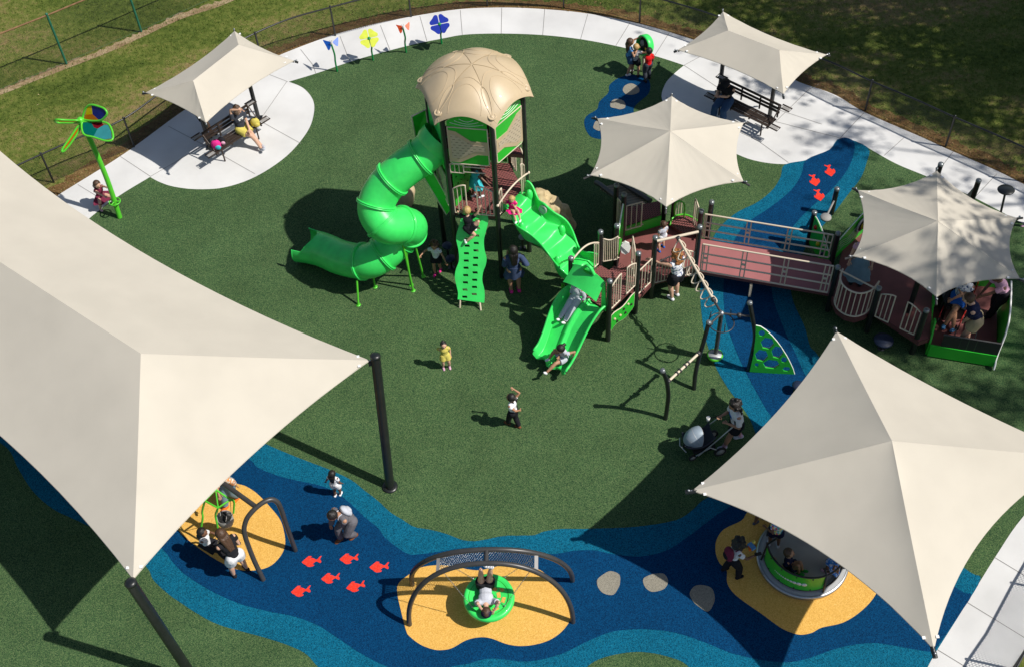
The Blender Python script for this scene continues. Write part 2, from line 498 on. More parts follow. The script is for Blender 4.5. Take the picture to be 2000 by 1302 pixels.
GOLD = [
 [(346,1032),(398,1077),(451,1107),(487,1114),(524,1107),(547,1087),(557,1064),(555,1038),(547,1014),(529,991),(503,964),(482,950),(466,945),(420,935),(370,955),(335,990)],
 [(779,1138),(776,1157),(783,1191),(793,1230),(800,1242),(821,1258),(844,1267),(862,1269),(883,1265),(910,1250),(936,1244),(959,1246),(989,1257),(1016,1261),(1046,1258),(1074,1249),(1097,1233),(1113,1212),(1117,1195),(1109,1175),(1095,1152),(1069,1124),(1051,1111),(1016,1104),(984,1103),(961,1108),(936,1113),(913,1111),(890,1106),(855,1103),(821,1108),(798,1122)],
 [(1460,999),(1448,1016),(1414,1033),(1399,1055),(1398,1080),(1406,1100),(1419,1112),(1420,1137),(1431,1156),(1451,1173),(1487,1198),(1524,1225),(1549,1236),(1566,1239),(1586,1235),(1605,1225),(1647,1215),(1684,1191),(1711,1159),(1730,1110),(1715,1040),(1650,985),(1560,960),(1490,970)]]
for g in GOLD:
    o = zone('sand_island', g, 0.012, 'gold_rubber', 4); struct(o)

# red fish inlays
FB = [(-.5,.02),(-.40,.10),(-.27,.20),(-.14,.29),(-.02,.27),(.02,.24),(-.06,.20),(.10,.13),(.24,.03),(.30,.06),(.42,.18),(.50,.20),(.49,.15),(.41,.03),(.47,-.08),(.46,-.16),(.40,-.17),(.25,-.06),(.18,-.07),(.07,-.15),(.03,-.20),(.12,-.22),(.10,-.27),(.0,-.30),(-.14,-.30),(-.25,-.24),(-.32,-.15),(-.42,-.08)]
def fish(c, head, tail, label, s=1.0):
    C = G(*c); H = G(*head); T = G(*tail)
    ax = (T - H); ax.z = 0; L = ax.length * s; ax.normalize(); ay = Vector((-ax.y, ax.x, 0))
    mb = MB(); mb.flat([C + ax * (x * L) + ay * (y * L * 1.05) for x, y in FB], 0.013)
    o = mb.build('fish_inlay', 'red_rubber')
    tag(o, label, 'fish inlay', 'red fish set in the blue rubber')
    return o
near_f = [((608,1095),'red fish inlay uppermost left of the near shoal of six'),((681,1090),'red fish inlay uppermost in the middle of the near shoal'),((740,1106),'red fish inlay rightmost of the near shoal, closest to the disc swing'),
 ((645,1128),'red fish inlay at the centre of the near shoal of six'),((694,1144),'red fish inlay lowest right of the near shoal'),((587,1153),'red fish inlay lowest left of the near shoal')]
for (x, y), lb in near_f:
    o = fish((x + 1, y), (x - 19, y + 1 + (x % 5) - 2), (x + 20, y - 5 + (y % 4) - 2), lb, 0.94 + (x % 7) * .01)
far_f = [((1620,334),'red fish inlay nearest the walkway in the far channel'),((1590,353),'red fish inlay in the middle of the far trio, furthest left'),((1599,382),'red fish inlay of the far trio nearest the black post')]
for (x, y), lb in far_f:
    fish((x, y), (x + 4, y + 11), (x - 4, y - 12), lb, 1.0)
def blob(c, rx, ry, label, seed, z=0.014):
    rnd = random.Random(seed); C = G(*c)
    sx = (G(c[0] + rx, c[1]) - C).length; sy = (G(c[0], c[1] + ry) - C).length
    pts = []
    for k in range(9):
        a = 2 * pi * k / 9
        r = 1 + rnd.uniform(-.2, .16)
        pts.append(C + Vector((cos(a) * sx * r, sin(a) * sy * r, 0)))
    mb = MB(); mb.flat(catmull(pts, 4), z)
    tag(mb.build('stone_inlay', 'grey_rubber'), label, 'stone inlay', 'grey stepping stones set in the blue rubber')
blob((1190,1138), 25, 22, 'grey stone inlay in full sun right of the disc swing', 1)
blob((1280,1136), 22, 20, 'grey stone inlay between two others, on the canopy shadow line', 2)
blob((1373,1166), 26, 26, 'grey stone inlay in shade beside the merry go round island', 3)
blob((1232,174), 18, 11, 'grey stone inlay by the feet of the children at the drum', 4, .009)
blob((1207,205), 14, 10, 'grey stone inlay at the middle of the small blue pond', 5, .009)
blob((1168,246), 10, 10, 'grey stone inlay at the pond end under the canopy tip', 6, .009)

# leaf litter strip outside the walkway and worn dirt under the green fence
def strip(name, pts, w0, w1, z, matn, seed=1, amp=0.12):
    rnd = random.Random(seed)
    c = catmull([G(x, y) for x, y in pts], 12, closed=False)
    A = []; B = []
    for i, p in enumerate(c):
        t = (c[min(i + 1, len(c) - 1)] - c[max(i - 1, 0)]).normalized(); n = Vector((-t.y, t.x, 0))
        A.append(p + n * (w1 + rnd.uniform(-amp, amp))); B.append(p - n * w0)
    mb = MB()
    N = len(A)
    mb.add([Vector((p.x, p.y, z)) for p in A + B], [(i + N, i + N + 1, i + 1, i) for i in range(N - 1)])
    return mb.build(name, matn)
edge_pts = outer[2:31]
struct(strip('mulch_border', edge_pts, 0.1, 0.42, -0.012, 'mulch', 3, 0.1))
struct(strip('dirt_strip', [(-120,215),(0,178),(65,152),(130,127),(205,98),(276,66),(350,32),(430,5),(520,-35)], 0.16, 0.12, -0.014, 'dirt', 5, 0.07))

# grass blades and fallen leaves
def inside_poly(px, py, poly):
    ins = np.zeros(px.shape, bool)
    n = len(poly); j = n - 1
    for i in range(n):
        xi, yi = poly[i].x, poly[i].y; xj, yj = poly[j].x, poly[j].y
        c = ((yi > py) != (yj > py)) & (px < (xj - xi) * (py - yi) / (yj - yi + 1e-12) + xi)
        ins ^= c; j = i
    return ins
def blades(name, n, region, h0, h1, w, matn, test, lean=0.6, flatleaf=False, seed=0):
    rng = np.random.default_rng(seed)
    x = rng.uniform(region[0], region[1], n); y = rng.uniform(region[2], region[3], n)
    k = test(x, y); x = x[k]; y = y[k]; n = len(x)
    a = rng.uniform(0, 2 * np.pi, n); h = rng.uniform(h0, h1, n); ww = w * rng.uniform(.6, 1.3, n)
    la = rng.uniform(0, 2 * np.pi, n); l = lean * h * rng.uniform(.3, 1.4, n)
    dx, dy = np.cos(a) * ww, np.sin(a) * ww
    V = np.zeros((n, 3, 3), np.float32)
    V[:, 0] = np.stack([x - dx, y - dy, np.full(n, -.02)], 1)
    V[:, 1] = np.stack([x + dx, y + dy, np.full(n, -.02)], 1)
    V[:, 2] = np.stack([x + np.cos(la) * l, y + np.sin(la) * l, -.02 + h], 1)
    if flatleaf:
        V[:, 0, 2] += .012; V[:, 1, 2] += .03
    me = bpy.data.meshes.new(name)
    me.vertices.add(n * 3); me.loops.add(n * 3); me.polygons.add(n)
    me.vertices.foreach_set('co', V.reshape(-1))
    me.loops.foreach_set('vertex_index', np.arange(n * 3, dtype=np.int32))
    me.polygons.foreach_set('loop_start', np.arange(0, n * 3, 3, dtype=np.int32))
    me.polygons.foreach_set('loop_total', np.full(n, 3, np.int32))
    me.update(calc_edges=True)
    me.materials.append(MATS[matn])
    o = bpy.data.objects.new(name, me); COL.objects.link(o)
    return o
mat_grass('blade', [(0.60, (0.055, 0.095, 0.014)), (0.74, (0.10, 0.15, 0.024)), (0.84, (0.16, 0.20, 0.042)), (0.92, (0.28, 0.25, 0.09)), (1.0, (0.34, 0.26, 0.13))])
mat('dry_leaf', (0.28, 0.17, 0.075), rough=0.8, var=0.5, scale=9)
mat('pale_leaf', (0.42, 0.33, 0.17), rough=0.8, var=0.4, scale=9)
g = blades('grass', 330000, (-21, 20, 19.0, 46), 0.03, 0.075, 0.011, 'blade', lambda x, y: ~inside_poly(x, y, outer_w), seed=2)
tag(g, 'short mown grass with dry patches outside the fence', 'grass', kind='stuff')
edgec = catmull([G(x, y) for x, y in edge_pts], 8, closed=False)
ex = np.array([p.x for p in edgec]); ey = np.array([p.y for p in edgec])
def near_edge(x, y):
    d = np.full(x.shape, 9.0)
    for a_, b_ in zip(ex, ey): d = np.minimum(d, np.hypot(x - a_, y - b_))
    return (d < 0.75) & (~inside_poly(x, y, outer_w)) & (np.random.default_rng(1).random(x.shape) < np.exp(-d * 2.2))
lf = blades('fallen_leaves', 120000, (-16, 16, 22, 36), 0.0, 0.03, 0.03, 'dry_leaf', near_edge, lean=1.2, flatleaf=True, seed=4)
tag(lf, 'brown fallen leaves and clippings along the walkway edge', 'leaf litter', kind='stuff')
sc_l = blades('scattered_leaves', 700, (-21, 20, 19.0, 46), 0.0, 0.03, 0.03, 'pale_leaf', lambda x, y: ~inside_poly(x, y, outer_w), lean=1.2, flatleaf=True, seed=9)
tag(sc_l, 'pale dry leaves scattered over the grass', 'leaf litter', kind='stuff')

# ================================================================ FENCES
def fence(name, label, base, height, rail_r, post_r, matn, posts, meshspace=0.062, wire=0.0028, railmat=None, wiremat=None):
    B = [Vector((p.x, p.y, 0)) for p in base]
    root = thing(name, label, 'fence', B[0])
    rl = MB(); rl.tube([p + Vector((0, 0, height)) for p in B], rail_r, 8); rl.build('top_rail', railmat or matn, root)
    bt = MB(); bt.tube([p + Vector((0, 0, 0.06)) for p in B], 0.003, 4); bt.build('tension_wire', matn, root)
    for p in posts:
        p = Vector((p.x, p.y, 0))
        pm = MB(); pm.bar(p, p + Vector((0, 0, height + 0.03)), post_r, 10); pm.ball(p + Vector((0, 0, height + 0.04)), post_r * 1.25, 8)
        pm.build('post', matn, root)
    # diamond wire: straight wires in both slants along the polyline
    cum = [0]
    for a, b in zip(B, B[1:]): cum.append(cum[-1] + (b - a).length)
    tot = cum[-1]
    def at(s_, z):
        s_ = min(max(s_, 0), tot - 1e-6)
        import bisect
        i = min(bisect.bisect_right(cum, s_) - 1, len(B) - 2)
        t = (s_ - cum[i]) / max(1e-9, cum[i + 1] - cum[i])
        p = B[i].lerp(B[i + 1], t); return Vector((p.x, p.y, z))
    wm = MB(); H = height - 0.01
    s_ = -H
    while s_ < tot:
        for sg in (1, -1):
            a0, z0, a1, z1 = (s_, 0.02, s_ + H, H) if sg > 0 else (s_ + H, 0.02, s_, H)
            n = 4; pts = []
            for k in range(n + 1):
                q = a0 + (a1 - a0) * k / n; z = z0 + (z1 - z0) * k / n
                if 0 <= q <= tot: pts.append(at(q, z))
            if len(pts) > 1: wm.tube(pts, wire, 3, cap=False)
        s_ += meshspace
    wm.build('wire_mesh', wiremat or matn, root)
    return root
def post_px(l): return [G(x, y) for x, y in l]
off = lambda pts, d: [p + Vector((0, 0, 0)) for p in pts]
fb = [(-30,425),(30,392),(105,356),(180,322),(262,287),(355,218),(430,165),(500,126),(575,93),(655,70),(730,50),(803,33),(880,20),(952,12),(1030,12),(1101,16),(1180,27),(1249,44),(1330,67),(1400,90),(1480,120),(1545,152),(1620,182),(1690,216),(1770,250),(1847,286),(1925,320),(2000,355),(2090,400)]
fence('chain_link_fence', 'low black chain link fence curving along the outer edge of the walkway', catmull([G(x, y) for x, y in fb], 4, False), 1.02, 0.024, 0.027, 'black',
      post_px([(30,392),(105,356),(262,287),(385,196),(512,121),(655,70),(803,33),(952,12),(1101,16),(1249,44),(1400,90),(1545,152),(1690,216),(1847,286),(2000,355)]))
fence('green_chain_link_fence', 'taller green chain link fence with a rusty top rail across the grass', [G(x, y) for x, y in [(-120,222),(-20,186),(130,125),(276,62),(425,-5),(570,-70)]], 1.75, 0.026, 0.035, 'fencegreen',
      post_px([(-20,186),(130,125),(276,62),(425,-5)]), railmat='rust', wire=0.0018, wiremat='charcoal')
fence('chain_link_fence', 'black chain link fence outside the near right walkway, seen by its shadow', [G(x, y) for x, y in [(2140,1015),(2060,1160),(2012,1255),(1978,1306),(1930,1395)]], 1.02, 0.024, 0.027, 'black',
      post_px([(2140,1015),(2063,1155),(1978,1306)]), meshspace=0.085, wire=0.0045)

# ================================================================ SHADE CANOPIES
def sail(root, corners, peaks, sag, lift=0.0, name='fabric', n=14, hem=True, dip=0.015):
    """corners: world points in order; peaks: for each corner the ridge point it runs to.
    Edge i runs corner i -> corner i+1; the panel between is tensioned cloth with curved hem"""
    mb = MB(); N = len(corners); hems = []
    for i in range(N):
        A, B = corners[i], corners[(i + 1) % N]; PA, PB = peaks[i], peaks[(i + 1) % N]
        mid = (PA + PB) / 2
        s = sag[i] if isinstance(sag, (list, tuple)) else sag
        inward = (mid - (A + B) / 2); inward.z = 0; inward.normalize()
        def edge(t):
            return A.lerp(B, t) + inward * (4 * s * t * (1 - t))
        def fn(u, v):
            e = edge(u); p = PA.lerp(PB, u)
            q = e.lerp(p, v)
            q.z -= dip * sin(pi * v) * (4 * u * (1 - u)) * (A - PA).length / 4
            q.z -= 0.012 * sin(pi * v) * (A - PA).length / 3
            for C_, s_u in ((A, u), (B, 1 - u)):
                dC = (q - C_).length
                q.z += 0.010 * math.exp(-dC / 0.7) * sin(s_u * nu * 1.9 + v * 9) * min(1, dC / .25)
            return q
        nu, nv = 20, n
        vs = [fn(a / nu, b / nv) for b in range(nv + 1) for a in range(nu + 1)]
        fs = []
        deg = (PA - PB).length < 1e-4
        for b in range(nv):
            for a in range(nu):
                k = b * (nu + 1) + a
                q = (k, k + 1, k + nu + 2, k + nu + 1)
                if deg and b == nv - 1: q = (k, k + 1, k + nu + 1)
                fs.append(q)
        # make the panel face up
        v0, v1, v2 = vs[fs[3][0]], vs[fs[3][1]], vs[fs[3][2]]
        if (v1 - v0).cross(v2 - v0).z < 0: fs = [tuple(reversed(f)) for f in fs]
        mb.add(vs, fs, 0, True)
        hems.append([edge(k / 20) - Vector((0, 0, 0.012)) for k in range(21)])
    o = mb.build(name, 'fabric', root)
    thicken(o, 0.006)
    if hem:
        hm = MB()
        for h in hems: hm.tube(h, 0.006, 6)
        hm.build('hem', 'fabric', root)
    return o
def corner_fitting(root, c, inner_pt, post_top=None, r=0.045, silver=False):
    """webbing tabs, shackle and arm end at a canopy corner"""
    c = Vector(c); d = (c - Vector(inner_pt)); d.z = 0; d.normalize(); sd = Vector((-d.y, d.x, 0))
    for s in (-1, 1):
        w = MB(); w.box(c - d * 0.22 + sd * s * 0.12 + Vector((0, 0, 0.03)), (0.055, 0.055, 0.015), Matrix.Rotation(atan2(d.y, d.x), 3, 'Z'))
        w.build('webbing_tab', 'white', root)
    k = MB(); k.bar(c, c + d * 0.09 - Vector((0, 0, 0.01)), 0.012, 8); k.lathe([(0.0, 0), (0.022, 0), (0.022, .025), (0, .025)], c + d * 0.07, 10)
    k.build('shackle', 'steel', root)
    return d

TOPZ = Vector((0, 0, 1))
# --- big sail lower left (hip roof)
zc = 3.65
C1, C2 = G(722, 703, zc), G(260, 1130, zc)
E1 = G(275, 690, 5.0)
ridge_dir = (G(0, 512, 5.0) - E1); ridge_dir.z = 0; ridge_dir.normalize()
LEN = 12.5
C4, C3 = C1 + ridge_dir * LEN, C2 + ridge_dir * LEN
E2 = E1 + ridge_dir * (LEN - 2 * max(0.5, ((E1 - (C1 + C2) / 2).dot(ridge_dir))))
root = thing('shade_sail', 'largest beige shade sail, filling the lower left on thick black poles', 'shade canopy', G(762, 950))
sail(root, [C1, C2, C3, C4], [E1, E1, E2, E2], [0.24, 0.7, 0.24, 0.55], n=18)
for c, base in ((C1, G(762, 950)), (C2, G(384, 1332)), (C3, C3 + ridge_dir * 0.6), (C4, C4 + ridge_dir * 0.6)):
    d = corner_fitting(root, c, E1 if c in (C1, C2) else E2)
    b = Vector((base.x, base.y, 0)); top = c + d * 0.12 + Vector((0, 0, -0.02))
    ax = (top - b).normalized(); top2 = top + ax * 0.12
    pm = MB(); pm.tube([b, top2], 0.10, 20); pm.lathe([(0.0, .03), (0.06, .025), (0.108, 0.0), (0.108, -0.05), (0.1, -0.05)], top2, 20, axis=ax)
    pm.lathe([(0.1, 0.03), (0.17, 0.03), (0.17, 0), (0, 0)], b, 20)
    pm.build('pole', 'black', root)
    br = MB(); br.box(c + d * 0.03 - Vector((0, 0, 0.1)), (0.14, 0.05, 0.12), Matrix.Rotation(atan2(d.y, d.x), 3, 'Z')); br.build('bracket', 'black', root)

# --- square sail lower right (pyramid)
zc3 = 2.9
Q = [G(1634, 647, zc3), G(1352, 957, zc3 - .1), G(1824, 1268, zc3)]
Q.append(G(2112, 892, zc3 + .1))
PK = G(1742, 860, 4.0)
root = thing('shade_sail', 'square beige pyramid shade sail over the merry go round at lower right', 'shade canopy', Vector((PK.x, PK.y, 0)))
sail(root, Q, [PK] * 4, [0.20, 0.42, 0.5, 0.14], n=18)
arm = MB()
for c in Q:
    d = corner_fitting(root, c, PK)
    a = MB(); a.tube([c + d * .03 - TOPZ * .03, c + d * .13 - TOPZ * .05], .045, 12); a.build('corner_cap', 'black', root)
    arm.tube([c + d * .05 - TOPZ * .05, PK.lerp(c, .5) - TOPZ * .28, PK - TOPZ * .15], .045, 10)
arm.build('frame', 'black', root)
pm = MB(); cb_ = Vector((PK.x, PK.y, 0)); pm.tube([cb_, cb_ + TOPZ * (PK.z - .1)], .11, 16); pm.lathe([(.11, .03), (.2, .03), (.2, 0), (0, 0)], cb_, 16); pm.build('pole', 'black', root)

# --- hexagonal canopies over the play decks
def hex_canopy(label, cs, zcs, peak, zpk, sag, base, posts_, post_bottom=0.0):
    W = [G(x, y, z) for (x, y), z in zip(cs, zcs)]
    pk = G(*peak, zpk)
    root = thing('shade_canopy', label, 'shade canopy', base)
    sail(root, W, [pk] * len(W), sag, n=12)
    arm = MB()
    for i, c in enumerate(W):
        d = corner_fitting(root, c, pk)
        a = MB(); a.bar(c + d * 0.02 + Vector((0, 0, -0.03)), c + d * 0.17 - Vector((0, 0, 0.07)), 0.026, 10)
        a.build('corner_cap', 'charcoal', root)
        arm.tube([c + d * 0.04 - TOPZ * .05, pk.lerp(c, 0.5) - TOPZ * 0.2, pk - TOPZ * 0.16], 0.03, 8)
    arm.build('frame', 'black', root)
    cen = Vector((pk.x, pk.y, 0))
    for i, fr_ in posts_:
        c = W[i]; p = cen.lerp(Vector((c.x, c.y, 0)), fr_)
        zt = pk.lerp(c, fr_).z - 0.15
        pm = MB(); pm.tube([Vector((p.x, p.y, post_bottom)), Vector((p.x, p.y, zt))], 0.0635, 14)
        pm.build('pole', 'black', root)
    return root
hex_canopy('hexagonal beige canopy over the middle play deck', [(1312,188),(1167,232),(1153,342),(1301,404),(1452,354),(1452,240)], [2.7]*6, (1309,256), 3.45, 0.17, G(1300,430), [(0,.0)])
hex_canopy('hexagonal beige canopy at right, mottled by tree shade', [(1830,334),(1676,372),(1666,500),(1829,580),(1992,544),(1986,426)], [2.8]*6, (1832,432), 3.6, 0.19, G(1830,560), [(0,.0)])

# --- bench canopies (hip roofs on two posts)
def hip_canopy(label, cs, z, ridge, zr, base, posts, sag):
    W = [G(x, y, z) for x, y in cs]
    R = [G(x, y, zr) for x, y in ridge]
    root = thing('shade_canopy', label, 'shade canopy', base)
    sail(root, W, R, sag, n=10)
    for i, c in enumerate(W):
        d = corner_fitting(root, c, R[i])
        a = MB(); a.bar(c + d * 0.02 - TOPZ * .03, c + d * 0.11 - TOPZ * 0.06, 0.03, 8); a.build('corner_cap', 'black', root)
    fr = MB()
    for i, c in enumerate(W): fr.tube([c - TOPZ * .04, R[i] - TOPZ * .12], 0.025, 8)
    fr.tube([R[0] - TOPZ * .12, R[2] - TOPZ * .12], 0.03, 8)
    fr.build('frame', 'black', root)
    for (bx, by) in posts:
        b = G(bx, by); b.z = 0
        # post stands under the ridge line
        a0, a1 = R[0], R[2]; t = max(0, min(1, (b - a0).dot(a1 - a0) / (a1 - a0).length_squared))
        tp = a0.lerp(a1, t) - TOPZ * 0.12
        pm = MB(); pm.tube([b, Vector((b.x, b.y, tp.z - 0.35)), tp], 0.06, 4); pm.box(b + TOPZ * .01, (.22, .22, .02)); pm.build('post', 'black', root)
    return root
hip_canopy('beige hip canopy over the left bench pad', [(458,61),(285,181),(402,240),(574,119)], 2.1, [(466,88),(377,158),(377,158),(466,88)], 2.58, G(425,300), [(411,288),(505,232)], [0.16,0.1,0.16,0.1])
hip_canopy('beige hip canopy over the right bench pad', [(1412,23),(1324,98),(1530,184),(1614,107)], 2.1, [(1422,60),(1422,60),(1522,98),(1522,98)], 2.58, G(1450,235), [(1405,182),(1502,233)], [0.1,0.16,0.1,0.16])
# ================================================================ PLAY STRUCTURE
def fuse(o, voxel, smooth=True, decim=None, lap=0):
    """weld overlapping lumps of one object into a single skin"""
    md = o.modifiers.new('weld', 'REMESH'); md.mode = 'VOXEL'; md.voxel_size = voxel; md.use_smooth_shade = smooth
    if lap:
        l = o.modifiers.new('soft', 'SMOOTH'); l.factor = 0.5; l.iterations = lap
    if decim:
        d = o.modifiers.new('thin', 'DECIMATE'); d.ratio = decim
    dg = bpy.context.evaluated_depsgraph_get()
    ev = o.evaluated_get(dg)
    me = bpy.data.meshes.new_from_object(ev)
    o.modifiers.clear()
    old = o.data; o.data = me
    bpy.data.meshes.remove(old)
    if smooth:
        me.polygons.foreach_set('use_smooth', [True] * len(me.polygons))
    return o

def mat_slots(name, base, hole, scale, bw=0.5, bh=0.25, mortar=0.02, rot=0.0, thr=0.35):
    """sheet with punched slots in staggered rows"""
    m = bpy.data.materials.new(name); m.use_nodes = True
    nt = m.node_tree; b = nt.nodes['Principled BSDF']
    tc = nt.nodes.new('ShaderNodeTexCoord')
    mp = nt.nodes.new('ShaderNodeMapping'); mp.inputs['Rotation'].default_value = (0, 0, rot)
    nt.links.new(tc.outputs['UV'] if False else tc.outputs['Object'], mp.inputs['Vector'])
    br = nt.nodes.new('ShaderNodeTexBrick')
    br.inputs['Scale'].default_value = scale
    br.inputs['Color1'].default_value = (*hole, 1); br.inputs['Color2'].default_value = (*hole, 1); br.inputs['Mortar'].default_value = (*base, 1)
    br.inputs['Mortar Size'].default_value = mortar; br.inputs['Mortar Smooth'].default_value = 0.1
    br.inputs['Brick Width'].default_value = bw; br.inputs['Row Height'].default_value = bh
    nt.links.new(mp.outputs[0], br.inputs['Vector'])
    nt.links.new(br.outputs['Color'], b.inputs['Base Color'])
    b.inputs['Roughness'].default_value = 0.6
    MATS[name] = m
    return m
mat_slots('maroon_slots', (0.23, 0.075, 0.07), (0.035, 0.012, 0.012), 1.0, bw=0.085, bh=0.05, mortar=0.0145, rot=radians(-44))
mat_slots('maroon_slots_hex', (0.23, 0.075, 0.07), (0.035, 0.012, 0.012), 1.0, bw=0.085, bh=0.05, mortar=0.0145, rot=radians(-12))

HX, HY, HR, HA = -0.5, 21.5, 1.1, -132
def hexv(i, z, r=HR):
    a = radians(HA + 60 * i); return Vector((HX + r * cos(a), HY + r * sin(a), z))
play = thing('play_structure', 'play tower with tan roof, green tube slide, decks and long maroon access ramp', 'playground structure', Vector((HX, HY, 0)))

def add_post(root, p, z1, r=0.0635, z0=0.0, n=16, name='post'):
    p = Vector((p.x, p.y, z0)); t = Vector((p.x, p.y, z1))
    b = MB(); b.tube([p, t], r, n)
    o = b.build(name, 'black', root)
    c = MB(); c.lathe([(r + .004, -0.05), (r + .004, 0.0), (r * .85, 0.018), (r * .45, 0.03), (0.0, 0.034)], t, n); c.build('cap', 'cap', o)
    return o

def barrier(root, a, b, zb, zt, n=None, dip=0.0, gap0=0.08, gap1=0.08, matn='cream', name='guard_rail', r=0.017):
    """picket rail between posts a and b; dip lets the top rail sweep"""
    a = Vector((a.x, a.y, 0)); b = Vector((b.x, b.y, 0)); L = (b - a).length; d = (b - a) / L
    a2 = a + d * gap0; b2 = b - d * gap1; L2 = (b2 - a2).length
    if n is None: n = max(2, int(L2 / 0.1))
    mb = MB()
    top = lambda t: zt + dip * (sin(pi * t) if dip > 0 else -abs(sin(pi * t)) + 0 if False else sin(pi * t))
    tp = [a2.lerp(b2, k / 12) + TOPZ * top(k / 12) for k in range(13)]
    fr = [a2 + TOPZ * (zb + .06)] + [a2 + TOPZ * (top(0) - .05)] + tp[0:1] + tp[1:-1] + tp[-1:] + [b2 + TOPZ * (top(1) - .05), b2 + TOPZ * (zb + .06)]
    mb.tube(fr, r, 8)
    mb.tube([a2 + TOPZ * (zb + .06), b2 + TOPZ * (zb + .06)], r, 8)
    for k in range(1, n):
        t = k / n; p = a2.lerp(b2, t)
        mb.tube([p + TOPZ * (zb + .06), p + TOPZ * top(t)], r * 0.72, 6)
    for q, e in ((a2, a), (b2, b)):
        mb.tube([q + TOPZ * (zt - .06), e.lerp(q, .3) + TOPZ * (zt - .06)], r * .9, 6)
        mb.tube([q + TOPZ * (zb + .1), e.lerp(q, .3) + TOPZ * (zb + .1)], r * .9, 6)
    return mb.build(name, matn, root)

def deck(root, pts, z, top='maroon_slots', th=0.11, name='deck'):
    P = [Vector((p.x, p.y, z - th)) for p in pts]
    mb = MB(); mb.prism(P, th, TOPZ, 0)
    o = mb.build(name, 'maroondark', root)
    # top skin inset a little
    c = sum(P, Vector()) / len(P)
    tp = MB(); tp.flat([c + (p - c) * 0.992 for p in P], z + 0.003)
    tp.build('tread', top, o)
    return o

# --- tower posts, decks
for i in range(6):
    add_post(play, hexv(i, 0), 5.12, 0.06)
DZ, UZ = 2.12, 3.72
deck(play, [hexv(i, 0, 1.04) for i in range(6)], DZ, 'maroon_slots_hex')
deck(play, [hexv(0, 0, 1.0), hexv(5, 0, 1.0), hexv(4, 0, 1.0), hexv(3, 0, 1.0), hexv(2, 0, .5), hexv(1, 0, .5)], UZ, 'maroon_slots_hex')
sm_ = [hexv(2, 0, 1.04), hexv(3, 0, 1.04), hexv(3, 0, .55), hexv(2, 0, .55)]
deck(play, sm_, 3.3, 'maroon_slots_hex', name='step')

# --- moulded roof
def roof_pt(s, a):
    """s 0..1 centre to rim, a angle"""
    loc = (degrees_(a) - HA) % 60.0
    arc = sin(pi * min(max(loc, 0), 60) / 60) ** 0.75      # 0 at the posts, 1 mid side
    w = 1 - arc
    R = 1.35 - 0.20 * arc
    zedge = 5.10 + 0.30 * arc
    prof = 1 - s ** 2.2
    z = zedge + (5.85 - zedge) * prof
    # raised ribs between lobes and the oval pads
    z += 0.035 * (1 - w) * math.exp(-((s - 0.62) / 0.22) ** 2) + 0.03 * w * math.exp(-((s - .86) / .1) ** 2)
    if s > 0.96: z -= 0.045 * ((s - .96) / .04)
    return Vector((HX + cos(a) * R * s, HY + sin(a) * R * s, z))
def degrees_(a): return a * 180 / pi
rf = MB()
rf.grid(lambda u, v: roof_pt(v, radians(HA) - 2 * pi * u), 144, 30)
roof = rf.build('roof', 'tan', play); 
thicken(roof, 0.07, -1)
if roof.data.polygons[200].normal.z < 0: roof.data.flip_normals()
# embossed arches and round bosses, grooves
def roof_line(pts, r=0.011, name='rib', m='tan'):
    b = MB(); b.tube([roof_pt(s, a) + TOPZ * 0.004 for s, a in pts], r, 6); b.build(name, m, roof)
mat('tan_groove', (0.26, 0.19, 0.10), rough=0.6)
for k in range(6):
    a0 = radians(HA + 60 * k + 30)
    for Wd, Hh in ((0.46, 0.56), (0.30, 0.40)):
        pts = []
        for j in range(25):
            ph = pi * j / 24; X_ = Wd * cos(ph); Y_ = 0.90 - Hh * sin(ph) ** .8
            pts.append((min(.985, sqrt(X_ * X_ + Y_ * Y_) * (1.0)), a0 + atan2(X_, Y_)))
        roof_line(pts, 0.0075 if Wd > .4 else 0.005)
    roof_line([(0.02 + .96 * j / 16, radians(HA + 60 * k)) for j in range(9)], 0.005, 'seam', 'tan_groove')
    c = roof_pt(0.88, radians(HA + 60 * k)); b = MB(); ax = Vector((cos(radians(HA + 60 * k)) * .45, sin(radians(HA + 60 * k)) * .45, 1)).normalized()
    b.lathe([(0.095, -.02), (0.095, .012), (0.085, .018), (0.07, .012), (0.06, .004), (0.045, .008), (0.04, .016), (0, .018)], c + ax * .004, 20, axis=ax); b.build('boss', 'tan', roof)

# --- tower wall panels
mat_slots('tan_perforated', (0.52, 0.43, 0.31), (0.012, 0.014, 0.012), 1.0, bw=0.13, bh=0.08, mortar=0.036)
def mat_perf_local():
    """perforation laid out along the panel itself with the panel's own unwrapped coordinates"""
    m = MATS['tan_perforated']; nt = m.node_tree
    for n in nt.nodes:
        if n.type == 'MAPPING':
            tc = [q for q in nt.nodes if q.type == 'TEX_COORD'][0]
            nt.links.new(tc.outputs['UV'], n.inputs['Vector'])
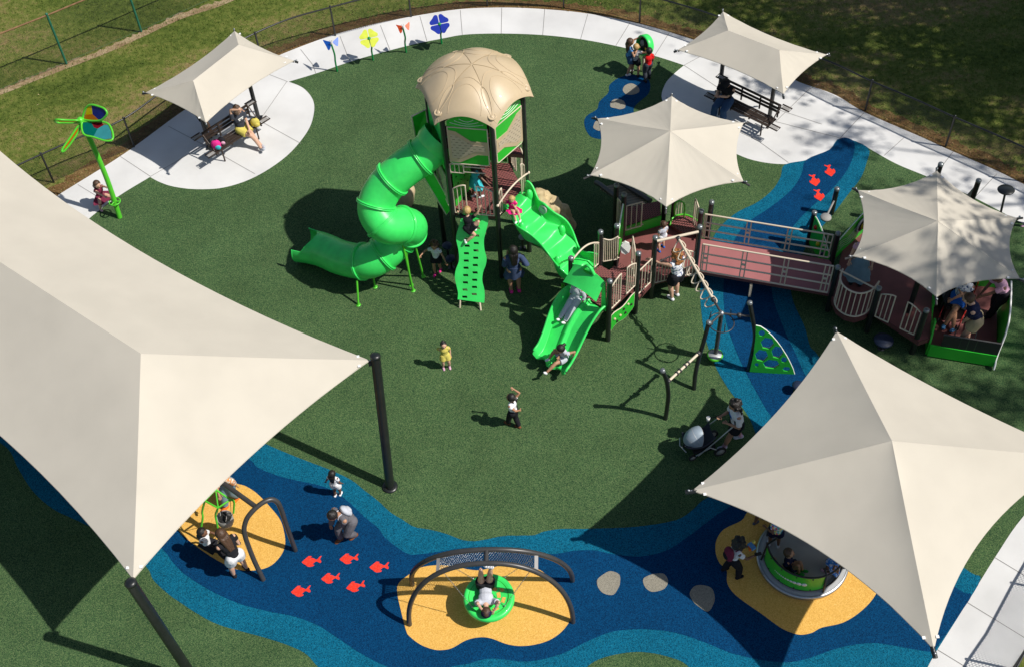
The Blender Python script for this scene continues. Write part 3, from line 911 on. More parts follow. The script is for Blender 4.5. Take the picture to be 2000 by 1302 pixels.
    # keep a solid margin
mat_perf_local()
def set_uv(o, fn):
    me = o.data; uv = me.uv_layers.new(name='uv')
    for l in me.loops:
        uv.data[l.index].uv = fn(me.vertices[l.vertex_index].co)
def wall_panel(root, A, B, z0, z1, flip=False, arch=True):
    A = Vector((A.x, A.y, 0)); B = Vector((B.x, B.y, 0)); d = (B - A).normalized(); L = (B - A).length
    n = Vector((d.y, -d.x, 0))
    if (A - Vector((HX, HY, 0))).dot(n) < 0: n = -n
    a = A + d * 0.10; W = L - 0.20
    def P(u, z, o=0.0): return a + d * (u * W) + TOPZ * z + n * o
    H = z1 - z0
    mb = MB(); mb.prism([P(0, z0), P(1, z0), P(1, z1), P(0, z1)], 0.02, n)
    g = mb.build('wall_panel', 'greenpanel', root)
    bow = [(0, .93), (.2, .90), (.58, .66), (1, .66), (1, .30), (.72, .30), (.25, .05), (0, .06)]
    if flip: bow = [(1 - u, v) for u, v in bow]
    b2 = MB(); b2.prism([P(u, z0 + v * H, .022) for u, v in bow], 0.012, n)
    b2.build('bow_panel', 'tan', g)
    inn = [(.07, .83), (.2, .80), (.60, .56), (.93, .56), (.93, .40), (.68, .40), (.24, .16), (.07, .18)]
    if flip: inn = [(1 - u, v) for u, v in inn]
    b3 = MB(); b3.prism([P(u, z0 + v * H, .036) for u, v in inn], 0.004, n)
    o3 = b3.build('perforated_field', 'tan_perforated', g)
    set_uv(o3, lambda co: ((co - a).dot(d), co.z))
    fm = MB(); c = .05
    ring = [P(0, z0 + c), P(0, z1), P(1, z1), P(1, z0 + c), P(1 - c / W, z0), P(c / W, z0)]
    fm.tube([p + n * .01 for p in ring], 0.02, 8, closed=True)
    fm.build('panel_frame', 'cream', g)
    if arch:
        pts = [P(0, z1 + .02), P(1, z1 + .02)] + [P(1 - t / 10, z1 + .10 + .26 * sin(pi * (0.08 + .84 * t / 10))) for t in range(11)]
        am = MB(); am.prism(pts, 0.016, n); ar = am.build('arch_panel', 'greenpanel', root)
        for q, (w_, h_) in enumerate(((.84, .14), (.6, .20), (.36, .26))):
            lm = MB(); lm.tube([P(.5 + w_ / 2 * (-1 + 2 * t / 12), z1 + h_ - .07 * sin(pi * t / 12), .02) for t in range(13)], 0.007, 5)
            lm.build('white_stripe', 'white', ar)
    return g
Z0, Z1 = 3.78, 4.86
wall_panel(play, hexv(0, 0), hexv(1, 0), Z0, Z1)
wall_panel(play, hexv(1, 0), hexv(2, 0), Z0, Z1, flip=True)
wall_panel(play, hexv(2, 0), hexv(3, 0), Z0, Z1)
wall_panel(play, hexv(3, 0), hexv(4, 0), Z0, Z1)
wall_panel(play, hexv(4, 0), hexv(5, 0), Z0, Z1)
# slide entry wall between posts 5 and 0
A_, B_ = hexv(5, 0), hexv(0, 0); d_ = (B_ - A_).normalized(); n_ = Vector((d_.y, -d_.x, 0))
if (A_ - Vector((HX, HY, 0))).dot(n_) < 0: n_ = -n_
m_ = (A_ + B_) / 2
circ = [m_ + TOPZ * 3.98 - n_ * 0.0 + (d_ * cos(t) + TOPZ * sin(t)) * 0.36 for t in [2 * pi * k / 24 for k in range(24)]]
eb = MB(); eb.prism([m_ - d_ * .47 + TOPZ * 3.45, m_ + d_ * .47 + TOPZ * 3.45, m_ + d_ * .47 + TOPZ * 4.95, m_ - d_ * .47 + TOPZ * 4.95], 0.03, n_, holes=[circ])
eb.build('slide_entry_panel', 'green', play)

for q4, z4_ in ((((804, 228), (832, 214), (841, 292), (812, 268)), (4.35, 4.45, 3.35, 3.5)), (((813, 322), (836, 318), (884, 404), (872, 420)), (3.0, 3.1, 2.0, 1.7))):
    P4 = [G(*q, z) for q, z in zip(q4, z4_)]
    mb = MB(); mb.prism(P4, .02); sp4 = mb.build('side_panel', 'greenpanel', play)
    mb = MB(); mb.tube(P4, .02, 8, closed=True); mb.build('panel_frame', 'cream', sp4)
# --- middle storey panels and rails
def perf_green(root, A, B, z0, z1):
    d = (B - A).normalized(); n = Vector((d.y, -d.x, 0)); a = A + d * .09; b = B - d * .09
    holes = []
    W = (b - a).length
    for i in range(5):
        for j in range(4):
            u = .14 + .16 * i + (.06 if j % 2 else 0); z = z0 + .35 + .26 * j
            if u + .05 > .94: continue
            c = a + d * (u * W) + TOPZ * z
            holes.append([c + d * (-.035) - TOPZ * .03, c + d * .035 - TOPZ * .03, c + d * .035 + TOPZ * .03, c - d * .035 + TOPZ * .03])
    mb = MB(); mb.prism([Vector((a.x, a.y, z0)), Vector((b.x, b.y, z0)), Vector((b.x, b.y, z1)), Vector((a.x, a.y, z1))], .02, n, holes=holes)
    return mb.build('climbing_panel', 'greenpanel', root)
perf_green(play, hexv(4, 0), hexv(5, 0), DZ, 3.6)
perf_green(play, hexv(3, 0), hexv(4, 0), DZ, 3.6)
perf_green(play, (lambda w: Vector((w.x, w.y, 0)))(G(886, 408, DZ)), (lambda w: Vector((w.x, w.y, 0)))(G(932, 350, DZ)), DZ, 3.62)
barrier(play, hexv(5, 0), hexv(0, 0), DZ, DZ + 1.0)
def loop_rail(root, a, b, t0, t1, zb, zt, n=2, name='guard_rail', rise=0.14):
    """short picket panel covering part of an opening, arched at its open end"""
    a = Vector((a.x, a.y, 0)); b = Vector((b.x, b.y, 0))
    p = lambda t: a.lerp(b, t)
    mb = MB(); pts = [p(t0) + TOPZ * (zb + .05), p(t0) + TOPZ * (zt - .12)]
    for k in range(9):
        s = k / 8; pts.append(p(t0 + (t1 - t0) * s) + TOPZ * (zt - .12 + rise * sin(pi * min(1, s * .5 + .5)) if False else zt - .12 + rise * sin(pi / 2 * s)))
    pts += [p(t1) + TOPZ * (zt - .08), p(t1) + TOPZ * (zb + .05)]
    mb.tube(pts, .018, 8); mb.tube([pts[0], pts[-1]], .018, 8)
    for k in range(1, n + 1):
        s = k / (n + 1); q = p(t0 + (t1 - t0) * s)
        mb.tube([q + TOPZ * (zb + .05), q + TOPZ * (zt - .12 + rise * sin(pi / 2 * s))], .013, 6)
    return mb.build(name, 'cream', root)
loop_rail(play, hexv(0, 0), hexv(1, 0), .07, .34, DZ, DZ + .95)
loop_rail(play, hexv(1, 0), hexv(0, 0), .07, .42, DZ, DZ + .95, n=3)
loop_rail(play, hexv(1, 0), hexv(2, 0), .05, .17, DZ, DZ + .8, n=1)
loop_rail(play, hexv(2, 0), hexv(1, 0), .05, .17, DZ, DZ + 1.0, n=1)
loop_rail(play, hexv(2, 0), hexv(3, 0), .06, .3, DZ, DZ + 1.1, n=2)
loop_rail(play, hexv(3, 0), hexv(2, 0), .06, .35, DZ, DZ + 1.1, n=3)
def arch_handrail(root, A, B, za, zb_, h=.28):
    mb = MB(); A = Vector((A.x, A.y, 0)); B = Vector((B.x, B.y, 0))
    mb.tube([A.lerp(B, t / 14) + TOPZ * (za + (zb_ - za) * t / 14 + h * sin(pi * t / 14)) for t in range(15)], .022, 8)
    mb.ball(A + TOPZ * za, .04, 8); mb.ball(B + TOPZ * zb_, .04, 8)
    mb.build('handrail', 'cream', root)
arch_handrail(play, hexv(1, 0, 1.16), hexv(2, 0, 1.16), DZ + .45, DZ + .62, .12)
# fascia on the upper deck edges
for i in (0, 1):
    barrier(play, hexv(i, 0), hexv(i + 1, 0), 3.42, 3.74, n=3, gap0=.07, gap1=.72) if i == 0 else None

# --- tube slide
def path_smooth(P, n=8): return catmull([Vector(p) for p in P], n, closed=False)
TP = [hexv(5, 0).lerp(hexv(0, 0), .5) + TOPZ * 3.98, G(832, 300, 3.72), G(786, 333, 3.40), G(750, 368, 3.02), G(734, 408, 2.62), G(754, 440, 2.30), G(789, 440, 2.03), G(800, 446, 1.74), G(784, 460, 1.44), G(756, 490, 1.15), G(720, 510, .92), G(672, 505, .68), G(630, 488, .52), G(600, 481, .44)]
tp = path_smooth(TP, 8)
NS = len(tp)
slide = thing('tube_slide', None, None, tp[-1]) if False else None
mb = MB(); mb.tube(tp[:NS - 7], 0.425, 32, cap=False)
tube = mb.build('tube_slide', 'green', play)
thicken(tube, 0.02, 0)
# open run-out
e0 = tp[NS - 8]; e1 = tp[-1]
dirx = (e1 - e0); dirx.z *= .4; dirx.normalize(); sd = Vector((-dirx.y, dirx.x, 0)).normalized()
def runout(u, v):
    """u round the section, v along"""
    a0 = pi * (1.0 - .0 * v); ang = -pi / 2 + (u - .5) * 2 * pi * (1 - .36 * min(1, v * 1.8) ** 1.2)
    r = .425 + .05 * max(0, v - .4)
    c = e0 + dirx * (v * .56) + TOPZ * (-.03 * v)
    return c + (sd * cos(ang) + TOPZ * sin(ang)) * r
mb = MB(); mb.grid(runout, 32, 14); ro = mb.build('run_out', 'green', tube); thicken(ro, .025, 0)
rimp = [runout(k / 32, 1.0) for k in range(33)]
mb = MB(); mb.tube(rimp, .022, 8); mb.build('rim', 'green', tube)
for s_ in (10, 20, 30, 38, 47, 58, 66, 74, 82):
    if s_ >= NS - 8: continue
    T = (tp[s_ + 1] - tp[s_ - 1]).normalized()
    mb = MB(); mb.lathe([(.425, -.035), (.476, -.035), (.476, -.006), (.455, 0), (.476, .006), (.476, .035), (.425, .035)], tp[s_], 40, axis=T)
    mb.build('coupling_ring', 'green', tube)
# entry hood
mb = MB()
q0 = tp[0]; T0 = (tp[2] - tp[0]).normalized()
mb.lathe([(.47, -.1), (.47, .12), (.44, .2), (.40, .34)], q0, 28, axis=T0); mb.build('entry_hood', 'green', tube)
def leg(px0, top, r=.026, name='support_leg'):
    b = G(*px0); mb = MB(); mb.tube([b, top], r, 8); mb.lathe([(0, .012), (.06, .012), (.06, 0)], b, 12); mb.build(name, 'lime', tube)
leg((700, 596), G(697, 548, .62)); leg((733, 561), G(727, 530, .6)); leg((807, 568), G(787, 478, 1.6)); leg((803, 557), G(790, 474, 1.66)); leg((827, 540), G(806, 462, 1.75))

# --- slotted climbing wall
zc_ = lambda py: 0.20 + (590 - py) / (590 - 418) * (DZ + .02 - 0.20)
K = lambda x, y: (800 + x / 5.92, 400 + y / 5.92)
left = [(600,108),(585,200),(548,320),(538,400),(565,530),(570,650),(535,750),(523,840),(545,950),(560,1020),(555,1095)]
right = [(862,1135),(868,1060),(862,980),(840,880),(850,780),(880,700),(889,620),(865,520),(860,410),(885,300),(910,190),(895,115),(870,106),(760,98)]
def smooth_px(l, n=4):
    w = catmull([Vector((x, y, 0)) for x, y in l], n, closed=False); return [(p.x, p.y) for p in w]
out = smooth_px(left) + smooth_px(right)
hl = [(665,395),(665,478),(657,565),(655,650),(652,733),(648,818),(645,902),(640,985),(637,1068)]
hr = [(785,187),(783,273),(775,360),(770,447),(767,532),(764,618),(759,702),(757,787),(752,872),(750,955),(747,1037)]
def W_(x, y):
    px, py = K(x, y); return G(px, py, zc_(py))
holes = []
for (x, y) in hl + hr:
    holes.append([W_(x - 30, y - 15), W_(x + 26, y - 15), W_(x + 30, y + 2), W_(x + 30, y + 14), W_(x - 26, y + 14), W_(x - 30, y)])
ow = [W_(x, y) for x, y in out]
nn = (W_(895, 115) - W_(600, 108)).cross(W_(560, 1020) - W_(600, 108)).normalized()
if nn.z > 0: nn = -nn
mb = MB(); mb.prism(ow, 0.03, nn, holes=holes)
cw = mb.build('climbing_wall', 'green', play)
for a, b in (((899, 584), (898, 601)), ((937, 590), (939, 606))):
    p0 = G(b[0], b[1]); p1 = G(a[0], a[1], zc_(a[1]) - .02); mb = MB(); mb.tube([p0, p1, p1 + (W_(600, 108) - W_(555, 1095)).normalized() * .2 + nn * .04], .024, 8); mb.build('support_leg', 'cream', cw)

# --- square deck with double slide
CAPS = dict(A=(1115,503), B=(1191,548), C=(1247,494), D=(1173,452), E=(1280,463), F=(1367,442), J=(1390,394), K=(1370,411.6), L=(1204.7,440), M=(1219,379), N=(1204,361),
            R1=(1637,521), R2=(1717,562), R3=(1810,605), R4=(1637.5,455), R5=(1591,414.5), R6=(1635,368.5))
CAPZ = dict(J=1.75, K=1.52, R1=1.56, R2=1.56, R3=1.56, R4=1.52, R5=1.15, R6=.90)
PT = {k: (lambda w: Vector((w.x, w.y, 0)))(G(*v, CAPZ.get(k, 2.14))) for k, v in CAPS.items()}
for k in CAPS: add_post(play, PT[k], CAPZ.get(k, 2.14))
PT['V'] = G(1300, 500); PT['V'].z = 0
S1 = 1.02
sq = [PT['A'], PT['B'], PT['C'], PT['D']]; cs = sum(sq, Vector()) / 4
deck(play, [cs + (p - cs) * .94 for p in sq], S1, 'maroon_slots')
# bumpy slide joining tower and square deck
b0a, b0b = hexv(1, 0, 1.02), hexv(2, 0, 1.02)
b1a, b1b = PT['A'], PT['D']
c0 = (b0a + b0b) / 2; c1 = (b1a + b1b) / 2
w0 = (b0b - b0a).normalized(); w1 = (b1b - b1a).normalized()
def bump_c(t):
    p = c0.lerp(c1, t); p = Vector((p.x, p.y, DZ + .02 + (S1 + .02 - DZ - .02) * (t * t * (3 - 2 * t) * .6 + t * .4)))
    return p
def bump_fn(u, t):
    c = bump_c(t); w = w0.lerp(w1, t).normalized(); hw = .40
    x = (u - .5) * 2
    side = .02
    q_ = t * 5.0; fq = q_ - math.floor(q_); k_ = min(1, max(0, (fq - .62) / .3)); k_ = k_ * k_ * (3 - 2 * k_)
    z = 0.20 * (fq - k_) * (1 - x ** 4) + .05 * math.exp(-((x + .35 * (1 if int(q_) % 2 else -1)) / .3) ** 2) * sin(pi * fq)
    wallh = .27 + .13 * sin(t * 2 * pi * 2.2 + (0.6 if x > 0 else 2.2)) + (.32 * math.exp(-((t - .34) / .10) ** 2) if x > 0 else 0)
    if abs(x) > .82:
        k = (abs(x) - .82) / .18
        z = z * (1 - k) + wallh * min(1, k * 1.15)
        xx = (.82 + .06 * k) * (1 if x > 0 else -1)
    else:
        xx = x; z += .05 * (abs(x) / .82) ** 3
    lat = .10 * sin(t * 2 * pi * 1.9 + .6)
    return c + w * (xx * hw / .82 + lat) + TOPZ * z
mb = MB(); mb.grid(bump_fn, 28, 110); bs = mb.build('bumpy_slide', 'green', play); thicken(bs, .03, 0)
for u in (0, 1):
    mb = MB(); mb.tube([bump_fn(u, t / 40) for t in range(41)], .026, 8); mb.build('side_rail', 'green', bs)
for u_, t_ in ((.90, .12), (.10, .30), (.90, .55), (.10, .74)):
    mb = MB(); c = bump_fn(.5 + (u_ - .5) * .78, t_); mb.ball(c + TOPZ * .02, .12, 14, sc=(.8, .8, 1.5)); mb.build('inner_mound', 'green', bs)
for t_ in ():
    for sx in (-.3, .3):
        mb = MB(); c = bump_fn(.5 + sx * .5 * (1 if int(t_ * 100) % 2 else -1), t_); mb.lathe([(.0, .03), (.05, .03), (.11, 0), (.13, -.03)], c, 14); mb.build('foot_bump', 'green', bs)
c = bump_fn(.985, .34); n2 = (-w0.lerp(w1, .34) + TOPZ * .25).normalized()
mb = MB(); mb.lathe([(.115, 0), (.115, .03), (.098, .035), (.09, .02), (.06, .02), (.05, .035), (0, .035)], c - TOPZ * .15 + n2 * .035, 20, axis=n2, smooth=False); mb.build('spinner_dial', 'wheelrim', bs)
mb = MB(); p = G(1100, 597); mb.tube([p, Vector((p.x, p.y, .8))], .045, 8); mb.build('support_leg', 'lime', bs)
arch_handrail(play, PT['A'], PT['D'], 1.98, 1.75, .22)
loop_rail(play, PT['D'], PT['A'], .06, .2, S1, S1 + .85, n=1)
barrier(play, PT['D'], PT['D'].lerp(PT['L'], 1.0) + Vector((.1, -.1, 0)), S1, S1 + .85, n=7, dip=-.08)
loop_rail(play, PT['B'], PT['C'], .07, .40, S1, S1 + .95, n=3)
loop_rail(play, PT['C'], PT['B'], .07, .38, S1, S1 + .95, n=3)
# holds panel under the deck edge
dd = (PT['C'] - PT['B']).normalized(); nb = Vector((dd.y, -dd.x, 0))
bp = [PT['B'] + dd * .08 + TOPZ * z for z in (.28,)] + [PT['B'] + dd * (.08 + .9 * k / 8) + TOPZ * (.30 + .06 * sin(k * .9) + .0 * k) for k in range(1, 9)]
tpn = [PT['B'] + dd * (.08 + .9 * k / 8) + TOPZ * (.80 + .05 * sin(k * .9 + 1)) for k in range(8, -1, -1)]
mb = MB(); mb.prism(bp + tpn, .025, nb); hp = mb.build('holds_panel', 'greenpanel', play)
mb = MB(); mb.tube([p + nb * .012 for p in bp + tpn], .014, 6, closed=True); mb.build('panel_frame', 'cream', hp)
for k, (u, z, m_n) in enumerate([(.2,.62,'tan'),(.42,.55,'tan'),(.72,.68,'tan'),(.3,.45,'hole'),(.55,.66,'hole'),(.62,.46,'hole'),(.85,.55,'hole')]):
    mb = MB(); mb.ball(PT['B'] + dd * u + TOPZ * z + nb * .03, .038, 8, sc=(1, 1, .8)); mb.build('hand_hold' if m_n == 'tan' else 'slot', m_n, hp)
# double slide
sA, sB = PT['A'], PT['B']; sw = (sB - sA); SW = sw.length; sw.normalize()
sn = Vector((sw.y, -sw.x, 0))
if (cs - sA).dot(sn) > 0: sn = -sn
exL, exR = G(1045, 694, .28), G(1092, 724, .28)
out_len = ((exL + exR) / 2 - (sA + sB) / 2).dot(sn)
drift = ((exL + exR) / 2 - (sA + sB) / 2).dot(sw)
def ds_fn(u, t):
    s = t * out_len
    f = t
    zf = S1 - .0
    if f < .12: z = zf - .02 * (f / .12)
    elif f < .80:
        k = (f - .12) / .68; z = zf - .02 - (zf - .30) * (k * k * (3 - 2 * k) * .35 + k * .65)
    else:
        k = (f - .80) / .20; z = .28 - .06 * k * (1 - k) * 2 - .0 * k
    x = (u - .5) * 2; hw = .5 + .03 * sin(t * 5)
    ax = abs(x)
    prof = 0.0
    if ax < .16: prof = .11 * (cos(ax / .16 * pi) * .5 + .5) * (1 - max(0, t - .85) / .15 * .6)
    elif ax > .84:
        prof = .26 * ((ax - .84) / .16) ** .7 * (1 - .35 * max(0, t - .8) / .2)
    wavex = -.07 * sin(t * pi * 1.6)
    end = 0
    if t > .93:
        kk = (t - .93) / .07; z -= .10 * kk * kk; 
        end = .14 * kk * (cos(x * pi * 2) * .5 - .5)
    return (sA + sB) / 2 + sn * (s + end + .03) + sw * (x * hw * (1.02 if ax > .95 else 1) + drift * t + wavex) + TOPZ * (z + prof)
mb = MB(); mb.grid(ds_fn, 44, 60); ds = mb.build('double_slide', 'green', play); thicken(ds, .035, 0)
for u in (0, 1):
    mb = MB(); mb.tube([ds_fn(u, t / 40 * .97) for t in range(41)], .032, 8); mb.build('side_rail', 'green', ds)
# slide hood
def hood(u, v):
    x = (u - .5) * 2
    base = (sA + sB) / 2 + sw * (x * (.43 + .05 * v)) + sn * (.02 + .36 * v ** 1.1) + TOPZ * (2.02 + .12 * (1 - x * x) * (1 - v) - .34 * v + .10 * (1 - x * x) * v)
    return base
mb = MB(); mb.grid(hood, 20, 12); hd = mb.build('slide_hood', 'green', play); thicken(hd, .03, 0)
mb = MB(); mb.tube([hood(.32 + .36 * t / 12, .12) + TOPZ * (.02 + .16 * sin(pi * t / 12)) for t in range(13)], .04, 10); mb.build('hood_handle', 'green', hd)
mb = MB(); mb.ball(hood(.5, .16) + TOPZ * .015, .12, 14, sc=(1.2, .5, .14), rot=Matrix.Rotation(atan2(sw.y, sw.x), 3, 'Z')); mb.build('hood_recess', 'greenpanel', hd)
for x0, x1, z0_, z1_ in ((-.5, -.36, S1 + .02, 2.0), (.36, .5, S1 + .02, 2.0)):
    c_ = (sA + sB) / 2
    mb = MB(); mb.prism([c_ + sw * x0 + TOPZ * z0_, c_ + sw * x1 + TOPZ * z0_, c_ + sw * x1 * .9 + TOPZ * z1_, c_ + sw * x0 + TOPZ * z1_], .03, sn); mb.build('hood_side', 'green', hd)

# --- big low deck, stair, rails, ramp
LZ = .56
def gp(x, y, z): 
    w = G(x, y, z); return Vector((w.x, w.y, 0))
big = [PT['D'] + (PT['C'] - PT['D']) * .15, PT['C'] + Vector((.08, 0, 0)), PT['E'] + Vector((.02, .0, 0)), PT['F'], PT['K'], gp(1372, 452, LZ), gp(1360, 432, LZ), gp(1335, 424, LZ), gp(1310, 430, LZ), gp(1296, 438, LZ), gp(1218, 458, LZ), PT['L'] + Vector((.05, 0, 0))]
deck(play, big, LZ, 'maroon', .12)
st = [PT['C'] + (PT['D'] - PT['C']) * .08, PT['D'] + (PT['C'] - PT['D']) * .2]
so = (PT['C'] - PT['B']).normalized()
deck(play, [st[0], st[1], st[1] + so * .28, st[0] + so * .28], .86, 'maroon_slots', .08, name='step')
deck(play, [st[0] + so * .281, st[1] + so * .281, st[1] + so * .55, st[0] + so * .55], .71, 'maroon_slots', .08, name='step')
bay = [gp(1372, 456, LZ + .1), gp(1362, 430, LZ + .1), gp(1340, 420, LZ + .1), gp(1318, 424, LZ + .1), gp(1308, 440, LZ + .1), gp(1335, 458, LZ + .1)]
deck(play, bay, LZ + .12, 'maroon_slots', .1, name='bay_deck')
mb = MB(); mb.tube(catmull([G(1366,462,.75), G(1366,436,.8), G(1340,420,.8), G(1316,424,.78), G(1308,440,.72)], 5, False), .025, 8)
mb.tube(catmull([G(1318,424,.75), G(1318,400,1.3), G(1328,393,1.45), G(1337,401,1.3), G(1336,424,.75)], 5, False), .022, 8)
mb.build('green_hoop', 'lime', play)
# pickets round low deck
cdir = PT['E'] - PT['C']
barrier(play, PT['C'], PT['E'], LZ, LZ + .9, n=4)
loop_rail(play, PT['E'], PT['F'], .06, .44, LZ - .1, LZ + .75, n=4)
loop_rail(play, PT['F'], PT['E'], .06, .42, LZ - .1, LZ + .85, n=4)
barrier(play, gp(1232, 520, LZ), PT['C'], LZ + .2, LZ + 1.15, n=4)
loop_rail(play, PT['K'], gp(1345, 428, LZ), .06, .6, LZ, LZ + .95, n=3)
loop_rail(play, gp(1313, 433, LZ), gp(1335, 424, LZ), .0, .7, LZ, LZ + 1.0, n=2)
add_post(play, gp(1312.5, 433, LZ), 1.35, .05)
# maroon platform with green fascia
p4 = [gp(1217, 443, .92), gp(1291, 420, .92), gp(1290, 392, .92), gp(1216, 408, .92)]
deck(play, p4, .92, 'maroon_slots', .1, name='transfer_platform')
a_, b_ = p4[0], p4[1]; nf = (b_ - a_).normalized(); nf = Vector((nf.y, -nf.x, 0))
mb = MB(); mb.prism([a_ + TOPZ * .58, b_ + TOPZ * .58, b_ + TOPZ * .9, a_ + TOPZ * .9], .03, nf); mb.build('fascia', 'greenpanel', play)
# roller table in the shade
mat_slots('roller_bed', (0.30, 0.25, 0.18), (0.10, 0.08, 0.06), 1.0, bw=3.0, bh=0.07, mortar=0.02, rot=radians(25))
rb_ = [gp(1228, 408, .8), gp(1270, 396, .8), gp(1204, 352, .6), gp(1172, 362, .6)]
mb = MB(); mb.prism([rb_[0] + TOPZ * .78, rb_[1] + TOPZ * .78, rb_[2] + TOPZ * .45, rb_[3] + TOPZ * .45], .04, TOPZ); rbo = mb.build('roller_bed', 'roller_bed', play)
for q0, q1 in ((rb_[0], rb_[3]), (rb_[1], rb_[2])):
    mb = MB(); mb.tube([q0 + TOPZ * .86, q1 + TOPZ * .62, q1 + (q1 - q0).normalized() * .18 + TOPZ * .55], .07, 12); mb.build('side_roll', 'charcoal', rbo)
barrier(play, PT['N'], PT['M'], .8, 1.75, n=3)
barrier(play, PT['M'], PT['M'] + Vector((.55, .15, 0)), .8, 1.7, n=3)
# activity panel on left edge of the low deck
a_, b_ = PT['L'], PT['M']; dd2 = (b_ - a_).normalized(); nd2 = Vector((dd2.y, -dd2.x, 0))
mb = MB(); mb.prism([a_ + dd2 * .1 + TOPZ * .8, b_ - dd2 * .1 + TOPZ * .8, b_ - dd2 * .1 + TOPZ * 1.9, a_ + dd2 * .1 + TOPZ * 1.5], .03, nd2); ap = mb.build('activity_panel', 'greenpanel', play)
mb = MB(); mb.tube([a_ + dd2 * .1 + TOPZ * 1.5, b_ - dd2 * .1 + TOPZ * 1.9], .018, 6); mb.build('panel_frame', 'white', ap)
mb = MB(); mb.ball(a_.lerp(b_, .5) + TOPZ * 1.3 - nd2 * .03, .08, 10, sc=(.5, .5, 1.3)); mb.build('orange_bead', 'red', ap)

# ramp
mat('ramp_tread', (0.34, 0.125, 0.125), rough=0.6, var=0.06, scale=2)
RN0, RF0 = PT['F'] + Vector((.02, 0, 0)), PT['K']
RN1, RF1 = PT['R1'], PT['R4']
rdir = (RN1 - RN0).normalized()
deck(play, [RN0, RN1, RF1, RF0], LZ, 'ramp_tread', .07, name='ramp')
mb = MB()
for q in (RN0, RN1):
    pass
nr = Vector((rdir.y, -rdir.x, 0))
def ramp_rail(a, b, zs, name, mids):
    mb = MB(); L = (b - a).length; d = (b - a) / L
    for z in zs:
        mb.tube([a + d * .10 + TOPZ * z, b - d * .10 + TOPZ * z], .021, 8)
    for m0 in mids:
        for o_ in (-.05, .05):
            p = a + d * (m0 * L + o_); mb.tube([p + TOPZ * zs[-1], p + TOPZ * zs[0]], .016, 6)
        mb.box(a + d * (m0 * L) + TOPZ * ((zs[0] + zs[-1]) / 2), (.08, .02, .06), Matrix.Rotation(atan2(d.y, d.x), 3, 'Z'))
    for e in (a + d * .10, b - d * .10):
        mb.tube([e + TOPZ * zs[-1], e + TOPZ * zs[0]], .018, 6)
    return mb.build(name, 'cream', play)
ramp_rail(RN0, RN1, (1.55, 1.23, .92, .62), 'ramp_rail', (.06, .34, .64, .93))
ramp_rail(RF0, PT['R4'], (1.42, 1.14, .88, .63), 'ramp_rail', (.06, .36, .66, .92))
for f_ in (.42,):
    p = RN0.lerp(RN1, f_); mb = MB(); mb.box(p + TOPZ * .22, (.06, .06, .44)); mb.build('ramp_leg', 'cream', play)

# right deck
rd = [PT['R1'], gp(1627, 590, LZ), gp(1634, 606, LZ), gp(1650, 618, LZ), gp(1670, 623, LZ), gp(1690, 617, LZ), gp(1702, 607, LZ), gp(1795, 667, LZ), gp(1818, 660, LZ), gp(1822, 560, LZ), gp(1850, 480, LZ), gp(1790, 440, LZ), gp(1700, 420, LZ), gp(1650, 468, LZ)]
deck(play, rd, LZ, 'maroon', .14)
# bow bay rail
arcp = [G(1634,574,LZ+.02), G(1629,590,LZ+.02), G(1634,605,LZ+.02), G(1650,617,LZ+.02), G(1670,621,LZ+.02), G(1690,614,LZ+.02), G(1703,598,LZ+.02)]
arcb = catmull([Vector((p.x, p.y, 0)) for p in arcp], 4, False)
mb = MB(); mb.tube([p + TOPZ * (LZ + .08) for p in arcb], .02, 8); mb.tube([p + TOPZ * (LZ + .90) for p in arcb], .022, 8)
for i in range(0, len(arcb), 2): mb.tube([arcb[i] + TOPZ * (LZ + .08), arcb[i] + TOPZ * (LZ + .9)], .014, 6)
mb.build('bay_rail', 'cream', play)
mb = MB(); mb.tube([PT['R1'] + TOPZ * 1.48, PT['R2'] + TOPZ * 1.48], .02, 8); mb.build('handrail', 'cream', play)
loop_rail(play, PT['R2'], PT['R3'], .08, .36, LZ, LZ + .95, n=2)
loop_rail(play, PT['R3'], PT['R2'], .08, .38, LZ, LZ + .95, n=2)
# music and bug panels beyond the ramp
def quarter_panel(a, b, z0, za, zb_, name='activity_panel'):
    d = (b - a).normalized(); n = Vector((d.y, -d.x, 0)); L = (b - a).length
    pts = [a + d * .08 + TOPZ * z0, b - d * .08 + TOPZ * z0]
    crv = []
    for k in range(11):
        t = k / 10; crv.append(b.lerp(a, t) + d * (.08 * (2 * t - 1)) + TOPZ * (zb_ + (za - zb_) * (sin(t * pi / 2))))
    mb = MB(); mb.prism(pts + crv, .025, n); o = mb.build(name, 'greenpanel', play)
    mb = MB(); mb.tube(crv, .013, 6); mb.build('panel_edge', 'white', o)
    return o, d, n
qp, qd, qn = quarter_panel(PT['R5'], PT['R4'], .12, 1.08, .55)
qa = PT['R5']; sgn = 1 if qn.y < 0 else -1
for (u, z, r, mm) in ((.20, .84, .07, 'red'), (.42, .50, .075, 'yellow'), (.66, .40, .07, 'navy')):
    mb = MB(); mb.ball(qa + qd * (u * (PT['R4'] - PT['R5']).length) + TOPZ * z + qn * sgn * .03, r, 12, sc=(.8, .8, 1)); mb.build('bug_shape', mm, qp)
R7 = gp(1712, 430, LZ)
qp2, qd2, qn2 = quarter_panel(R7, PT['R4'], .5, 1.5, 1.15)
sg2 = 1 if qn2.y < 0 else -1
c_ = PT['R4'].lerp(R7, .55) + TOPZ * 1.05 + qn2 * sg2 * .03
mb = MB(); mb.lathe([(.22, 0), (.22, .02), (.17, .03), (0, .03)], c_, 22, axis=qn2 * sg2); mb.build('drum_ring', 'wheelrim', qp2)
mb = MB(); mb.lathe([(.165, .03), (.165, .04), (0, .045)], c_, 22, axis=qn2 * sg2); mb.build('drum_face', 'blackmat', qp2)
